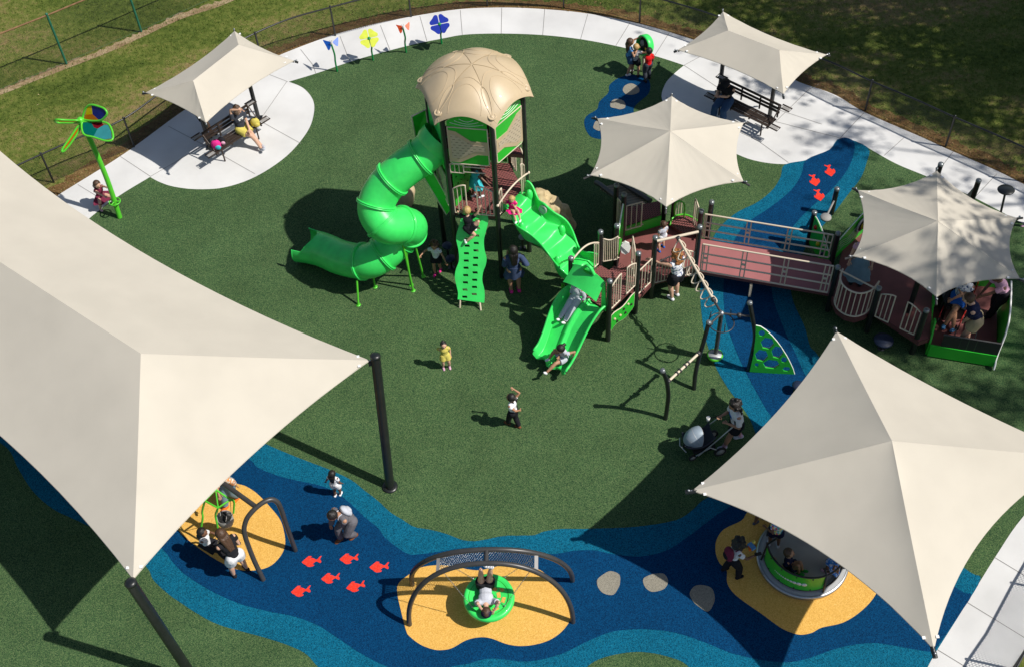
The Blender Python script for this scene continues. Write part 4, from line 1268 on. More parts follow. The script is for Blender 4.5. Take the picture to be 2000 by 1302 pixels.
mb = MB(); mb.ball(c_ + qn2 * sg2 * .06, .09, 12); mb.build('yellow_knob', 'yellow', qp2)
for k in range(4):
    mb = MB(); mb.tube([PT['R4'].lerp(R7, .08 + .5 * t / 10) + TOPZ * (.75 + .09 * k + .05 * sin(t * .9 + k * .3)) + qn2 * sg2 * .015 for t in range(11)], .006, 5); mb.build('stave_line', 'steel', qp2)
mb = MB(); c_ = G(1613, 425, .55); mb.lathe([(0, .03), (.13, .03), (.14, 0), (.13, -.03), (0, -.03)], c_, 20); mb.tube([c_, PT['R6'] + TOPZ * .5], .025, 8); mb.build('turntable', 'greyplate', play)

for q_ in ((1838, 320), (1912, 352)):
    add_post(play, (lambda w: Vector((w.x, w.y, 0)))(G(*q_, 2.14)), 2.14)
pa_ = G(1909, 358, 1.9); pb_ = G(1893, 388, 1.2); pc_ = G(1900, 395, 1.0)
mb = MB(); mb.prism([pa_, pb_ + Vector((-.15, 0, 0)), pc_ + Vector((-.1, -.1, -.4)), pc_], .03); mb.build('grey_panel', 'greyplate', play)
# white flower toy hung on the deck rail
fl = MB()
fc = G(1221, 483, 1.2)
pts = []
for k in range(40):
    a = 2 * pi * k / 40; r = .15 + .02 * abs(cos(a * 4)); pts.append(fc + Vector((cos(a) * r * .75, sin(a) * r * .3, sin(a) * r)))
fl.prism(pts, .05); fl.build('flower_disc', 'white', play)

# rock climber
rnd = random.Random(11)
rk = MB()
top = G(1052, 385, 1.95); bot = G(1105, 437, .12)
for k in range(26):
    t = k / 25
    c = top.lerp(bot, t) + Vector((rnd.uniform(-.16, .16), rnd.uniform(-.26, .26), rnd.uniform(-.05, .05)))
    r = rnd.uniform(.17, .27)
    bm = bmesh.new(); bmesh.ops.create_icosphere(bm, subdivisions=1, radius=r)
    R_ = Euler((rnd.uniform(0, 3), rnd.uniform(0, 3), rnd.uniform(0, 3))).to_matrix()
    vs = [c + R_ @ Vector((v.co.x * rnd.uniform(.85, 1.1), v.co.y, v.co.z * .9)) for v in bm.verts]
    rk.add(vs, [tuple(v.index for v in f.verts) for f in bm.faces]); bm.free()
for k in range(14):
    t = k / 13; c = top.lerp(bot, t) + Vector((0, 0, -.3 * (1 - t) - .1)); rk.ball(c, .3, 8)
ro_ = rk.build('rock_climber', 'rock', play); fuse(ro_, .035, smooth=True, lap=1)
mb = MB(); p = G(1075, 450); mb.tube([p, p + TOPZ * .9], .04, 8); mb.build('support_leg', 'black', ro_)

# tan dome seen through the tube spiral
bo = MB(); c = G(785, 398); c.z = 0
bo.ball(c + TOPZ * .22, .36, 14, sc=(1, .8, 1.2)); bo.ball(c + Vector((.12, .1, .35)), .28, 12); bo.box(c + TOPZ * .05, (.5, .4, .1))
b_o = bo.build('climbing_boulder', 'tan'); fuse(b_o, .03, lap=4); tag(b_o, 'smooth tan moulded boulder seen through the loop of the tube slide', 'boulder')

# stools under the tower and elsewhere
def stool(px, z, r, label, matn='navy', tilt=(0, 0), stem=.03, dome=False):
    c = G(*px, z); b = Vector((c.x - tilt[0], c.y - tilt[1], 0))
    root = thing('stool', label, 'stool', b)
    mb = MB(); mb.tube([b, c - TOPZ * .02], stem, 10); mb.lathe([(0, .012), (.09, .012), (.09, 0)], b, 14); mb.build('stem', 'black', root)
    mb = MB(); ax = (c - b).normalized()
    if dome: mb.lathe([(0, .05), (r * .5, .045), (r * .9, .02), (r, 0), (r * .95, -.03), (0, -.04)], c, 24, axis=ax)
    else: mb.lathe([(0, .02), (r * .93, .02), (r, .0), (r * .95, -.02), (0, -.03)], c, 24, axis=ax)
    mb.build('seat', matn, root)
stool((873, 480), .55, .13, 'navy stool under the tower, higher of two behind the climbing wall')
stool((880, 505), .35, .13, 'navy stool under the tower, lower of two behind the climbing wall')
stool((1020, 463), .42, .10, 'small grey stool under the bumpy slide', 'greyplate')
stool((1726, 664), .30, .23, 'wide navy stool in the shade in front of the low deck', dome=True)
stool((1559, 752), .25, .14, 'dark stepping stool at the edge of the lower right sail', dome=True)
stool((1965, 371), 1.0, .21, 'black disc stool on a leaning stem by the right walkway', 'black', tilt=(-.05, .12), stem=.028)
# ================================================================ OVERHEAD CLIMBER
climb = thing('overhead_climber', 'overhead ring ladder climber with grey hub, hoop and three curved black posts', 'climber', G(1398, 700))
def tpart(root, name, matn, *segs, n=10):
    mb = MB()
    for pts, r in segs: mb.tube(pts, r, n)
    return mb.build(name, matn, root)
def V(x, y, z): return G(x, y, z)
tpart(climb, 'header_beam', 'cream', ([V(1283, 471, 2.06), V(1364, 453, 2.06)], .034), n=14)
LB0, LB1 = V(1325, 466, 2.06), V(1393, 585, 1.74)
tpart(climb, 'ladder_beam', 'cream', ([LB0, LB1], .029), n=14)
ld = (LB1 - LB0).normalized(); ls = Vector((-ld.y, ld.x, 0)).normalized()
if ls.x > 0: ls = -ls
LOOP = [(0, 0, 0), (40, 12, -.01), (76, 52, -.03), (84, 88, -.06), (62, 118, -.10), (10, 150, -.17), (-50, 166, -.21), (-88, 158, -.22), (-92, 130, -.19), (-66, 72, -.12), (-30, 10, -.04)]
for k in range(8):
    f_ = .04 + .90 * k / 7.0
    bx, by_, bz = 1325 + (1393 - 1325) * f_, 466 + (585 - 466) * f_, 2.06 + (1.74 - 2.06) * f_
    pts = catmull([V(bx + dx / 7.6, by_ + dy / 7.6, bz + dz) for dx, dy, dz in LOOP], 3)
    mb = MB(); mb.tube(pts, .016, 6, closed=True); mb.build('hand_loop', 'cream', climb)
hub = V(1409, 612, 1.69)
def collar(p, ax):
    mb = MB(); mb.lathe([(.0, -.04), (.052, -.04), (.052, .04), (0, .04)], p, 14, axis=ax); mb.build('collar', 'charcoal', climb)
collar(LB0, ld); collar(LB1, ld)
tpart(climb, 'hub_arm', 'charcoal', ([LB1, hub], .027))
P1 = [V(1461, 723, 0), V(1469, 690, .55), V(1474.5, 657, 1.05), V(1470, 622, 1.62), V(1464, 590, 2.08)]
P2 = [V(1355.6, 759, 0), V(1358, 731, .42), V(1365, 698, .88), V(1373.6, 670, 1.28), V(1384.7, 628, 1.88)]
P3 = [V(1299.8, 817, 0), V(1303, 795, .38), V(1305.3, 770, .84), V(1301.7, 742.5, 1.36), V(1293.4, 722, 1.80)]
for P in (P1, P2, P3):
    pp = catmull(P, 6, False)
    mb = MB(); mb.tube(pp, .050, 14); o = mb.build('curved_post', 'black', climb)
    mb = MB(); mb.lathe([(.062, -.05), (.062, 0), (.04, .02), (0, .025)], pp[-1], 14, axis=(pp[-1] - pp[-2]).normalized()); mb.build('cap', 'cap', o)
a1 = V(1469, 618, 1.68); a2 = V(1382, 637, 1.72)
tpart(climb, 'hub_arm', 'charcoal', ([hub, a1], .025)); tpart(climb, 'hub_arm', 'charcoal', ([hub, a2], .025))
collar(hub.lerp(a1, .58), (a1 - hub).normalized()); collar(hub.lerp(a2, .8), (a2 - hub).normalized())
mb = MB(); mb.ball(hub, .065, 16); mb.build('hub_ball', 'steel', climb)
mb = MB(); hc = V(1409, 630, 1.44); mb.tube([hc + Vector((cos(t), sin(t), 0)) * .285 for t in [2 * pi * k / 36 for k in range(36)]], .013, 8, closed=True)
mb.tube([hub - TOPZ * .03, hc], .02, 8)
for k in range(3):
    a = 2 * pi * k / 3 + .6; mb.tube([hc + Vector((cos(a), sin(a), 0)) * .285, hc + Vector((cos(a), sin(a), 0)) * .26 + TOPZ * .26], .012, 6)
mb.build('hoop', 'charcoal', climb)
pc = V(1398, 706, .22)
tpart(climb, 'centre_post', 'charcoal', ([Vector((hub.x, hub.y, 1.66)), Vector((hub.x, hub.y, .1))], .05), n=14)
dc = Vector((hub.x - .02, hub.y - .03, .24))
mb = MB(); mb.lathe([(0, .02), (.155, .02), (.165, .0)], dc, 28); o = mb.build('standing_disc', 'wheelrim', climb)
mb = MB(); mb.lathe([(.16, .018), (.19, .0), (.17, -.07), (.0, -.09)], dc, 28); mb.build('disc_rim', 'lime', o)
B0, B1 = V(1364, 690, 1.10), V(1305, 744, 1.22)
tpart(climb, 'ladder_beam', 'cream', ([B0, B1], .03), n=12)
bd = (B1 - B0).normalized(); bs_ = Vector((-bd.y, bd.x, 0)).normalized()
collar(B0, bd); collar(B1, bd)
for t in (.35, .45, .62, .72):
    collar_p = B0.lerp(B1, t); mb = MB(); mb.lathe([(.0, -.015), (.055, -.015), (.055, .015), (0, .015)], collar_p, 12, axis=bd); mb.build('clamp', 'charcoal', climb)
for t in (.40, .67):
    c = B0.lerp(B1, t) - TOPZ * .14; mb = MB(); mb.tube([c + bd * (.07 * cos(a)) + TOPZ * (.10 * sin(a)) + bs_ * (-.05 * (1 - sin(a))) for a in [2 * pi * k / 16 for k in range(16)]], .012, 6, closed=True); mb.build('trapeze_ring', 'cream', climb)
# honeycomb climbing panel standing against the right curved post
HB0, HB1 = V(1464, 725, 0), V(1552, 729, 0)
hd_ = (HB1 - HB0); HL = hd_.length; hd_.normalize(); hn = Vector((hd_.y, -hd_.x, 0))
Zb = lambda x, y: GP(1140 + x / 3.617, 560 + y / 3.617, HB0, hn)
outl = [Zb(*q) for q in ((1172,592),(1200,470),(1214,350),(1216,268),(1250,276),(1290,303),(1330,340),(1368,384),(1402,432),(1434,482),(1460,532),(1478,572),(1490,612),(1330,602))]
hl_ = []
for (x, y, rx, ry) in ((1258,322,20,19),(1297,392,40,36),(1368,455,36,38),(1256,478,40,36),(1415,508,19,18),(1222,543,13,13),(1325,538,50,28),(1432,572,24,14)):
    hl_.append([Zb(x + rx * 1.22 * cos(a + .2), y + ry * 1.22 * sin(a + .2)) for a in [2 * pi * k / 6 for k in range(6)]])
mb = MB(); mb.prism(outl, .03, hn, holes=hl_); hcp = mb.build('honeycomb_panel', 'greenpanel', climb)
for h in hl_[1:4] + hl_[6:7]:
    mb = MB(); mb.tube([p - hn * .012 for p in h[0:3]], .011, 6); mb.build('hand_grip', 'steel', hcp)
mb = MB(); mb.tube([p + hn * .015 for p in outl[3:13]], .012, 6); mb.build('panel_edge', 'white', hcp)

# ================================================================ GLIDER (right edge)
gl = thing('play_glider', 'large dark green box glider with black perforated front rail, in tree shade', 'glider', G(1880, 640))
fz = .34
Fq = [gp(1816, 676, fz), gp(1946, 697, fz), gp(1948, 560, fz), gp(1822, 548, fz)]
mb = MB(); mb.prism([p + TOPZ * (fz - .06) for p in Fq], .06, TOPZ); mb.build('floor', 'maroon', gl)
gd = (Fq[1] - Fq[0]).normalized(); gn = Vector((gd.y, -gd.x, 0))
mb = MB(); mb.prism([Fq[0] + TOPZ * .04, Fq[1] + TOPZ * .04, Fq[1] + TOPZ * .42, Fq[0] + TOPZ * .42], .04, gn); mb.build('front_panel', 'greenpanel', gl)
mat_slots('black_perforated', (0.016, 0.018, 0.018), (0.05, 0.09, 0.045), 1.0, bw=0.07, bh=0.05, mortar=0.024)
mb = MB(); mb.prism([Fq[0] + TOPZ * .42 + gd * .22, Fq[1] + TOPZ * .42, Fq[1] + TOPZ * .80, Fq[0] + TOPZ * .80 + gd * .22], .02, gn); mb.build('rail_panel', 'black_perforated', gl)
mb = MB(); mb.tube([Fq[0] + TOPZ * .82 + gd * .2, Fq[1] + TOPZ * .82], .022, 8)
mb.build('top_rail', 'charcoal', gl)
for t in (.3, .6):
    p = Fq[0].lerp(Fq[1], t); mb = MB(); mb.tube([p + TOPZ * .8, p + TOPZ * .98 - gn * .08, p + TOPZ * .98 - gn * .2 , p + TOPZ * .8 - gn * .22], .013, 6); mb.build('hand_hold', 'black', gl)
R0, R1_ = Fq[1], gp(1958, 545, fz)
rdv = (R1_ - R0).normalized(); rn = Vector((rdv.y, -rdv.x, 0))
if rn.x < 0: rn = -rn
RLn = (R1_ - R0).length
prof = [(-.14, .06), (-.10, .18), (.02, .24), (.08, .42), (.12, 1.0), (.3, 1.25), (.6, 1.32), (1.15, 1.28)]
rp_ = [R0 + rdv * (u * 1.0) + TOPZ * z for u, z in prof] + [R0 + rdv * 1.6 + TOPZ * .06]
mb = MB(); mb.prism(rp_, .04, rn); sp = mb.build('side_panel', 'greenpanel', gl)
mb = MB(); mb.tube([p + rn * .02 for p in rp_[:-1]] + [R0 + rdv * 1.6 + TOPZ * 1.2 + rn * .02], .022, 6); mb.build('panel_edge', 'white', sp)
L0, L1 = Fq[0], Fq[3]
ldv = (L1 - L0).normalized(); ln_ = Vector((ldv.y, -ldv.x, 0)); ln_ = -ln_ if ln_.x > 0 else ln_
mb = MB(); mb.prism([L0 + TOPZ * .04, L0 + ldv * 1.5 + TOPZ * .04, L0 + ldv * 1.5 + TOPZ * 1.35, L0 + ldv * 1.15 + TOPZ * 1.3, L0 + ldv * .95 + TOPZ * .6, L0 + ldv * .6 + TOPZ * .45, L0 + ldv * .38 + TOPZ * .9, L0 + ldv * .2 + TOPZ * 1.0, L0 + TOPZ * .5], .04, ln_); mb.build('end_panel', 'greenpanel', gl)
mb = MB(); bk0, bk1 = Fq[3], Fq[2]; mb.prism([bk0 + TOPZ * .04, bk1 + TOPZ * .04, bk1 + TOPZ * .9, bk0 + TOPZ * .9], .04, gn); mb.build('back_panel', 'greenpanel', gl)
mb = MB(); mb.box(Fq[3].lerp(Fq[0], .35) + gd * .35 + TOPZ * .55, (.45, .9, .42)); mb.build('bench_seat', 'black', gl)

# ================================================================ SWING
sw_ = thing('toddler_swing', 'swing with bent charcoal arch leg and green yoke arms on the yellow island', 'swing', G(545, 1100))
AR = [V(514.5, 1131.5, 0), V(493.6, 1087, .62), V(478, 1043, 1.25), V(479, 1020, 1.52), V(489, 1002, 1.70), V(508, 984, 1.80), V(526, 975, 1.80), V(539, 977.5, 1.70), V(548, 991, 1.48), V(560, 1027, .88), V(577, 1074, 0)]
mb = MB(); mb.tube(catmull(AR, 5, False), .052, 14); mb.build('arch_leg', 'charcoal', sw_)
bm0 = V(500, 989, 1.76); bdir = (V(435, 942, 1.76) - bm0).normalized()
mb = MB(); mb.tube([bm0, bm0 + bdir * 3.6], .052, 14); mb.build('top_beam', 'charcoal', sw_)
off_ = bdir * 3.7 + (bm0 - (AR[5] + AR[6]) / 2) * 0
mb = MB(); mb.tube([p + off_ for p in catmull(AR, 5, False)], .052, 14); mb.build('arch_leg', 'charcoal', sw_)
yz = 1.45
yk = [V(421, 955, 1.72), V(400, 977, yz), V(426, 991, yz), V(450, 975, yz)]
mb = MB()
mb.tube([yk[0], yk[1]], .022, 8); mb.tube([yk[0], yk[3]], .022, 8); mb.tube([yk[1], yk[2], yk[3]], .022, 8)
mb.tube(catmull([yk[1], V(395, 998, 1.1), V(396, 1010, .95), V(392, 1034, .62)], 5, False), .022, 8)
mb.tube(catmull([yk[2], V(421, 1005, 1.15), V(424, 1022, .9), V(427, 1041, .6)], 5, False), .022, 8)
mb.tube(catmull([yk[3], V(457, 978, 1.35), V(457, 990, 1.15), V(456, 1001, 1.0)], 5, False), .022, 8)
mb.tube([yk[2], yk[0]], .015, 8)
mb.build('green_yoke', 'lime', sw_)
bc = V(441, 1016, .62)
mb = MB(); mb.lathe([(.165, .16), (.175, .14), (.17, -.02), (.13, -.12), (.0, -.14)], bc, 22); mb.lathe([(.165, .16), (.15, .15), (.14, 0), (.0, -.06)], bc, 22); bk_ = mb.build('bucket_seat', 'greyplate', sw_)
mb = MB(); mb.box(bc + TOPZ * .14, (.07, .28, .03)); mb.build('seat_bar', 'blackmat', bk_)
for a, b in ((yk[3], bc + Vector((.14, .08, .16))), (V(456, 1001, 1.0), bc + Vector((.15, 0, .16))), (yk[2], bc + Vector((-.14, .05, .16)))):
    mb = MB(); mb.tube([a, b], .007, 5); mb.build('hanger', 'steel', sw_)
st_c = V(407, 1066, .42)
mb = MB(); mb.box(st_c - TOPZ * .0, (.42, .22, .025), Matrix.Rotation(radians(-35), 3, 'Z')); mb.build('belt_seat', 'blackmat', sw_)
for a in (V(392, 1034, .62), V(427, 1041, .6)):
    b = st_c + (Vector((a.x, a.y, 0)) - Vector((st_c.x, st_c.y, 0))) * .85 * 0 + (a - st_c) * .25; b.z = .44
    mb = MB(); mb.tube([a, b], .008, 5); mb.build('hanger', 'steel', sw_)

# ================================================================ DISC SWING
dsw = thing('disc_swing', 'green disc swing hung on chains from two curved charcoal arches', 'swing', G(958, 1177))
f0, f1 = V(800, 1219, 0), V(1119, 1214, 0); k0, k1 = V(805.5, 1141, 0), V(1118, 1133, 0)
ZT = 1.95; TO = .16
def arch_pt(a, b, other_a, other_b, t):
    c = (a + b) / 2; h = (b - a) / 2; oc = ((other_a + other_b) / 2 - c)
    x = -cos(t); z = sin(t)
    xx = (abs(x) ** .9) * (1 if x > 0 else -1)
    lean = (z ** 1.0) * (.5 - TO)
    return c + h * xx + oc * lean + TOPZ * (ZT * z ** .92)
for q, nm in (((f0, f1, k0, k1), 0), ((k0, k1, f0, f1), 1)):
    mb = MB(); mb.tube([arch_pt(*q, pi * k / 40) for k in range(41)], .052, 14); mb.build('arch', 'charcoal', dsw)
fp = lambda t: arch_pt(f0, f1, k0, k1, t); kp = lambda t: arch_pt(k0, k1, f0, f1, t)
mb = MB(); mb.tube([fp(pi / 2), kp(pi / 2)], .045, 12); mb.build('cross_tube', 'charcoal', dsw)
tL, tR = pi / 2 - .60, pi / 2 + .60
for t in (tL, tR):
    a, b = fp(t), kp(t); d = (b - a).normalized()
    mb = MB(); mb.prism([a + TOPZ * .0, b, b + Vector((.07 if t < 1.5 else -.07, 0, .03)), a + Vector((.07 if t < 1.5 else -.07, 0, .03))], .02, TOPZ); mb.build('end_plate', 'greyplate', dsw)
mb = MB()
NN = 46
for k in range(NN):
    for s in (0, 1):
        for off in (-4, 4):
            k2 = k + off
            if not 0 <= k2 <= NN: continue
            a = fp(tL + (tR - tL) * k / NN); b = kp(tL + (tR - tL) * k2 / NN)
            mb.tube([a, a.lerp(b, .5) - TOPZ * .015, b], .0042, 4, cap=False)
mb.build('net', 'steel', dsw)
mc = V(955, 1166, .50)
tiltR = Matrix.Rotation(radians(2), 3, 'X')
dax = (tiltR @ TOPZ).normalized()
holes = []
dk = MB()
dk.lathe([(.0, .03), (.38, .035), (.43, .05), (.47, .06), (.51, .03), (.52, -.03), (.49, -.10), (.42, -.12), (0, -.10)], mc, 48, axis=dax)
dsk = dk.build('disc_seat', 'green', dsw)
for k in range(7):
    a = radians(-65 + k * 24); rr = .20 if k % 2 else .30
    c = mc + Vector((cos(a) * rr, sin(a) * rr, .036))
    mb = MB(); R_ = Matrix.Rotation(a, 3, 'Z')
    mb.prism([c + R_ @ Vector((x, y, 0)) for x, y in ((-.035, -.055), (.038, -.065), (.038, .065), (-.035, .055))], .004, TOPZ); mb.build('slot', 'sand_seen' if 'sand_seen' in MATS else 'gold_rubber', dsk)
mb = MB(); mb.tube([mc + Vector((cos(t), sin(t), 0)) * .40 + TOPZ * .052 for t in [2 * pi * k / 40 for k in range(40)]], .006, 5, closed=True); mb.build('groove', 'greenpanel', dsk)
def chain(root, a, b, link=.045):
    L = (b - a).length; n = int(L / link); d = (b - a) / L; x = d.orthogonal().normalized(); y = d.cross(x)
    mb = MB()
    for k in range(n):
        c = a + d * ((k + .5) * L / n); u = x if k % 2 else y
        mb.tube([c + d * (link * .6 * cos(t)) + u * (.010 * sin(t)) for t in [2 * pi * j / 8 for j in range(8)]], .0038, 4, closed=True)
    return mb.build('chain', 'steel', root)
for (t, px) in ((pi / 2 - .50, (922, 1184)), (pi / 2 + .50, (986, 1182))):
    e = V(*px, .56); chain(dsw, fp(t), e); mb = MB(); mb.ball(e, .022, 8); mb.build('chain_eye', 'steel', dsw)
for (t, px) in ((pi / 2 - .62, (924, 1129)), (pi / 2 + .62, (986.5, 1125.6))):
    e = V(*px, .56); chain(dsw, kp(t), e); mb = MB(); mb.ball(e, .022, 8); mb.build('chain_eye', 'steel', dsw)

# ================================================================ MERRY GO ROUND
mcx = G(1566, 1092); RM = .93
mg = thing('merry_go_round', 'round grey merry go round with a curved green dotted wall', 'merry go round', mcx)
mb = MB(); mb.lathe([(0, .13), (RM - .16, .13), (RM - .15, .115), (RM - .02, .11), (RM, .10), (RM, .02), (0, .02)], mcx, 64); mb.build('platform', 'greyplate', mg)
mb = MB(); mb.lathe([(RM - .22, .132), (RM - .22, .136), (RM - .03, .124), (RM - .03, .118)], mcx, 64); mb.build('platform_rim', 'platerim', mg)
mb = MB(); mb.lathe([(RM - .02, .13), (RM + .015, .12), (RM + .015, .07), (RM - .02, .06)], mcx, 64); mb.build('edge_trim', 'steel', mg)
def wall_pt(a, z, r=.80): return mcx + Vector((cos(a) * r, sin(a) * r, z))
wa0, wa1 = radians(182), radians(288)
mb = MB(); mb.grid(lambda u, v: wall_pt(wa0 + (wa1 - wa0) * u, .20 + .50 * v), 40, 2); wl = mb.build('curved_wall', 'greenpanel2', mg) if False else mb.build('curved_wall', 'greenpanel', mg); thicken(wl, .02, 0)
for zz, rr in ((.72, .022), (.19, .018)):
    mb = MB(); mb.tube([wall_pt(radians(176) + (radians(340) - radians(176)) * k / 40, zz) for k in range(41)], rr, 8); mb.build('wall_rail', 'black', mg)
sizes = [.012, .012, .013, .014, .016, .019, .022, .026, .032, .042, .052, .056]
aa = radians(212)
for s in sizes:
    c = wall_pt(aa, .44, .812); ax = Vector((cos(aa), sin(aa), 0))
    mb = MB(); mb.lathe([(s, 0), (s, .006), (0, .006)], c, 14, axis=ax); mb.build('white_dot', 'white', wl)
    aa += (s * 1.7 + .018) / .8
for a in (radians(180), radians(287), radians(338)):
    mb = MB(); mb.tube([wall_pt(a, .12, .86), wall_pt(a, .75, .80), wall_pt(a + .06, 1.05 if a < 4 else .74, .66)], .022, 8); mb.build('handle_post', 'black', mg)
for a in (200, 222, 245, 268):
    for z in (.24, .66):
        mb = MB(); mb.ball(wall_pt(radians(a), z, .815), .016, 8); mb.build('bolt', 'black', wl)
for a, b in ((40, 95), (130, 165)):
    mb = MB(); mb.tube([wall_pt(radians(a + (b - a) * k / 12), .72) for k in range(13)], .02, 8); mb.build('wall_rail', 'black', mg)

# ================================================================ DRUM WHEEL
dwb = G(1256, 140); dw = thing('play_drum', 'upright green ring drum on a post by the walkway', 'play drum', dwb)
dwc = Vector((dwb.x + .0, dwb.y + .02, .92)); dax2 = Vector((-.80, -.45, .22)).normalized()
mb = MB(); mb.tube([dwb, dwb + TOPZ * .7], .035, 10); mb.build('post', 'cream', dw)
mb = MB(); mb.lathe([(.255, .08), (.275, .09), (.30, .06), (.30, -.10), (.27, -.12), (.22, -.12), (.25, .0), (.255, .08)], dwc, 36, axis=dax2); mb.build('drum_ring', 'green', dw)
mb = MB(); mb.lathe([(.25, -.02), (.10, -.02), (.09, .01), (0, .015)], dwc, 30, axis=dax2); mb.build('drum_panel', 'blackmat', dw)
xx_ = dax2.orthogonal().normalized(); yy_ = dax2.cross(xx_)
sc_ = dwc + dax2 * .02 + xx_ * .12 + yy_ * .05
star = [sc_ + (xx_ * cos(a) + yy_ * sin(a)) * (.055 if k % 2 else .026) for k, a in enumerate([2 * pi * k / 10 for k in range(10)])]
mb = MB(); mb.prism(star, .012, dax2); mb.build('star', 'yellow', dw)
mb = MB(); mb.lathe([(.09, 0), (.09, .02), (0, .03)], dwc - xx_ * .08 - yy_ * .06, 20, axis=dax2); mb.build('dial', 'greyplate', dw)

# ================================================================ FLOWER TOTEM
mat('panel_yellow', (0.75, 0.62, 0.0), rough=0.2, transl=.4); mat('panel_orange', (0.65, 0.2, 0.0), rough=0.2, transl=.4)
mat('panel_blue', (0.005, 0.02, 0.28), rough=0.2, transl=.4); mat('panel_teal', (0.0, 0.16, 0.13), rough=0.2, transl=.4)
mat('panel_red', (0.22, 0.005, 0.015), rough=0.2, transl=.4); mat('panel_aqua', (0.05, 0.32, 0.35), rough=0.2, transl=.4)
fb_ = G(234, 425)
ft = thing('flower_totem', 'tall lime green flower pole with four petals of coloured panes', 'play flower', fb_)
hubf = V(157, 236, 3.0)
mb = MB(); mb.tube(catmull([fb_, fb_.lerp(hubf, .4) + TOPZ * .05 + Vector((.07, 0, 0)), fb_.lerp(hubf, .8) + Vector((.05, 0, .04)), hubf], 8, False), [.066] * 25, 16); mb.build('pole', 'lime', ft)
mb = MB(); mb.ball(hubf, .10, 12); mb.build('hub', 'lime', ft)
wc = V(224, 394, .55)
mb = MB(); mb.tube([wc + Vector((cos(t), sin(t), 0)) * .145 for t in [2 * pi * k / 28 for k in range(28)]], .016, 8, closed=True)
for k in range(3):
    a = 2 * pi * k / 3; mb.tube([wc + Vector((cos(a), sin(a), 0)) * .145, Vector((wc.x, wc.y, wc.z)) + Vector((cos(a), sin(a), 0)) * .03], .018, 6)
mb.build('hand_wheel', 'lime', ft)
def petal(outline, zfn, panes):
    pts = catmull([V(x, y, zfn(x, y)) for x, y in outline], 4)
    mb = MB(); mb.tube(pts, .026, 8, closed=True); fr = mb.build('petal_frame', 'lime', ft)
    for pl, mt in panes:
        P = [V(x, y, zfn(x, y) - .005) for x, y in pl]
        mb = MB(); mb.prism(P, .008, TOPZ); mb.build('petal_pane', mt, fr)
z1 = lambda x, y: 3.05 + (x - 160) * .004 + (230 - y) * .012
petal([(162,232),(165,216),(171,208),(179,205),(192,208),(204,213),(209,222),(203,231),(194,236),(175,236)], z1,
      [([(170,211),(179,207),(181,224),(167,225)], 'panel_yellow'), ([(167,225),(181,224),(193,235),(163,235)], 'panel_orange'), ([(179,207),(194,210),(207,217),(207,223),(200,232),(193,235),(181,224)], 'panel_blue')])
z2 = lambda x, y: 3.0 - (y - 236) * .004
petal([(160,240),(175,238),(198,238),(212,243),(219,256),(221,269),(216,275),(204,275),(182,268),(163,262)], z2,
      [([(162,241),(178,239),(184,250),(191,252),(183,267),(163,261)], 'panel_teal'), ([(178,239),(198,239),(203,245),(191,252),(184,250)], 'panel_red'), ([(203,245),(211,245),(217,258),(218,271),(204,273),(183,267),(191,252)], 'panel_aqua')])
z3 = lambda x, y: 3.0 + (238 - y) * .06
petal([(154,236),(130,235),(112,234),(107,236),(112,240),(130,240.5),(152,240)], z3, [([(150,237),(115,236),(115,239),(150,239.5)], 'panel_yellow')])
z4 = lambda x, y: 2.95 - (y - 240) * .008
petal([(158,242),(150,250),(138,268),(124,288),(121,296),(126,295),(140,278),(154,256)], z4, [([(152,251),(125,291),(128,290),(152,257)], 'panel_orange')])

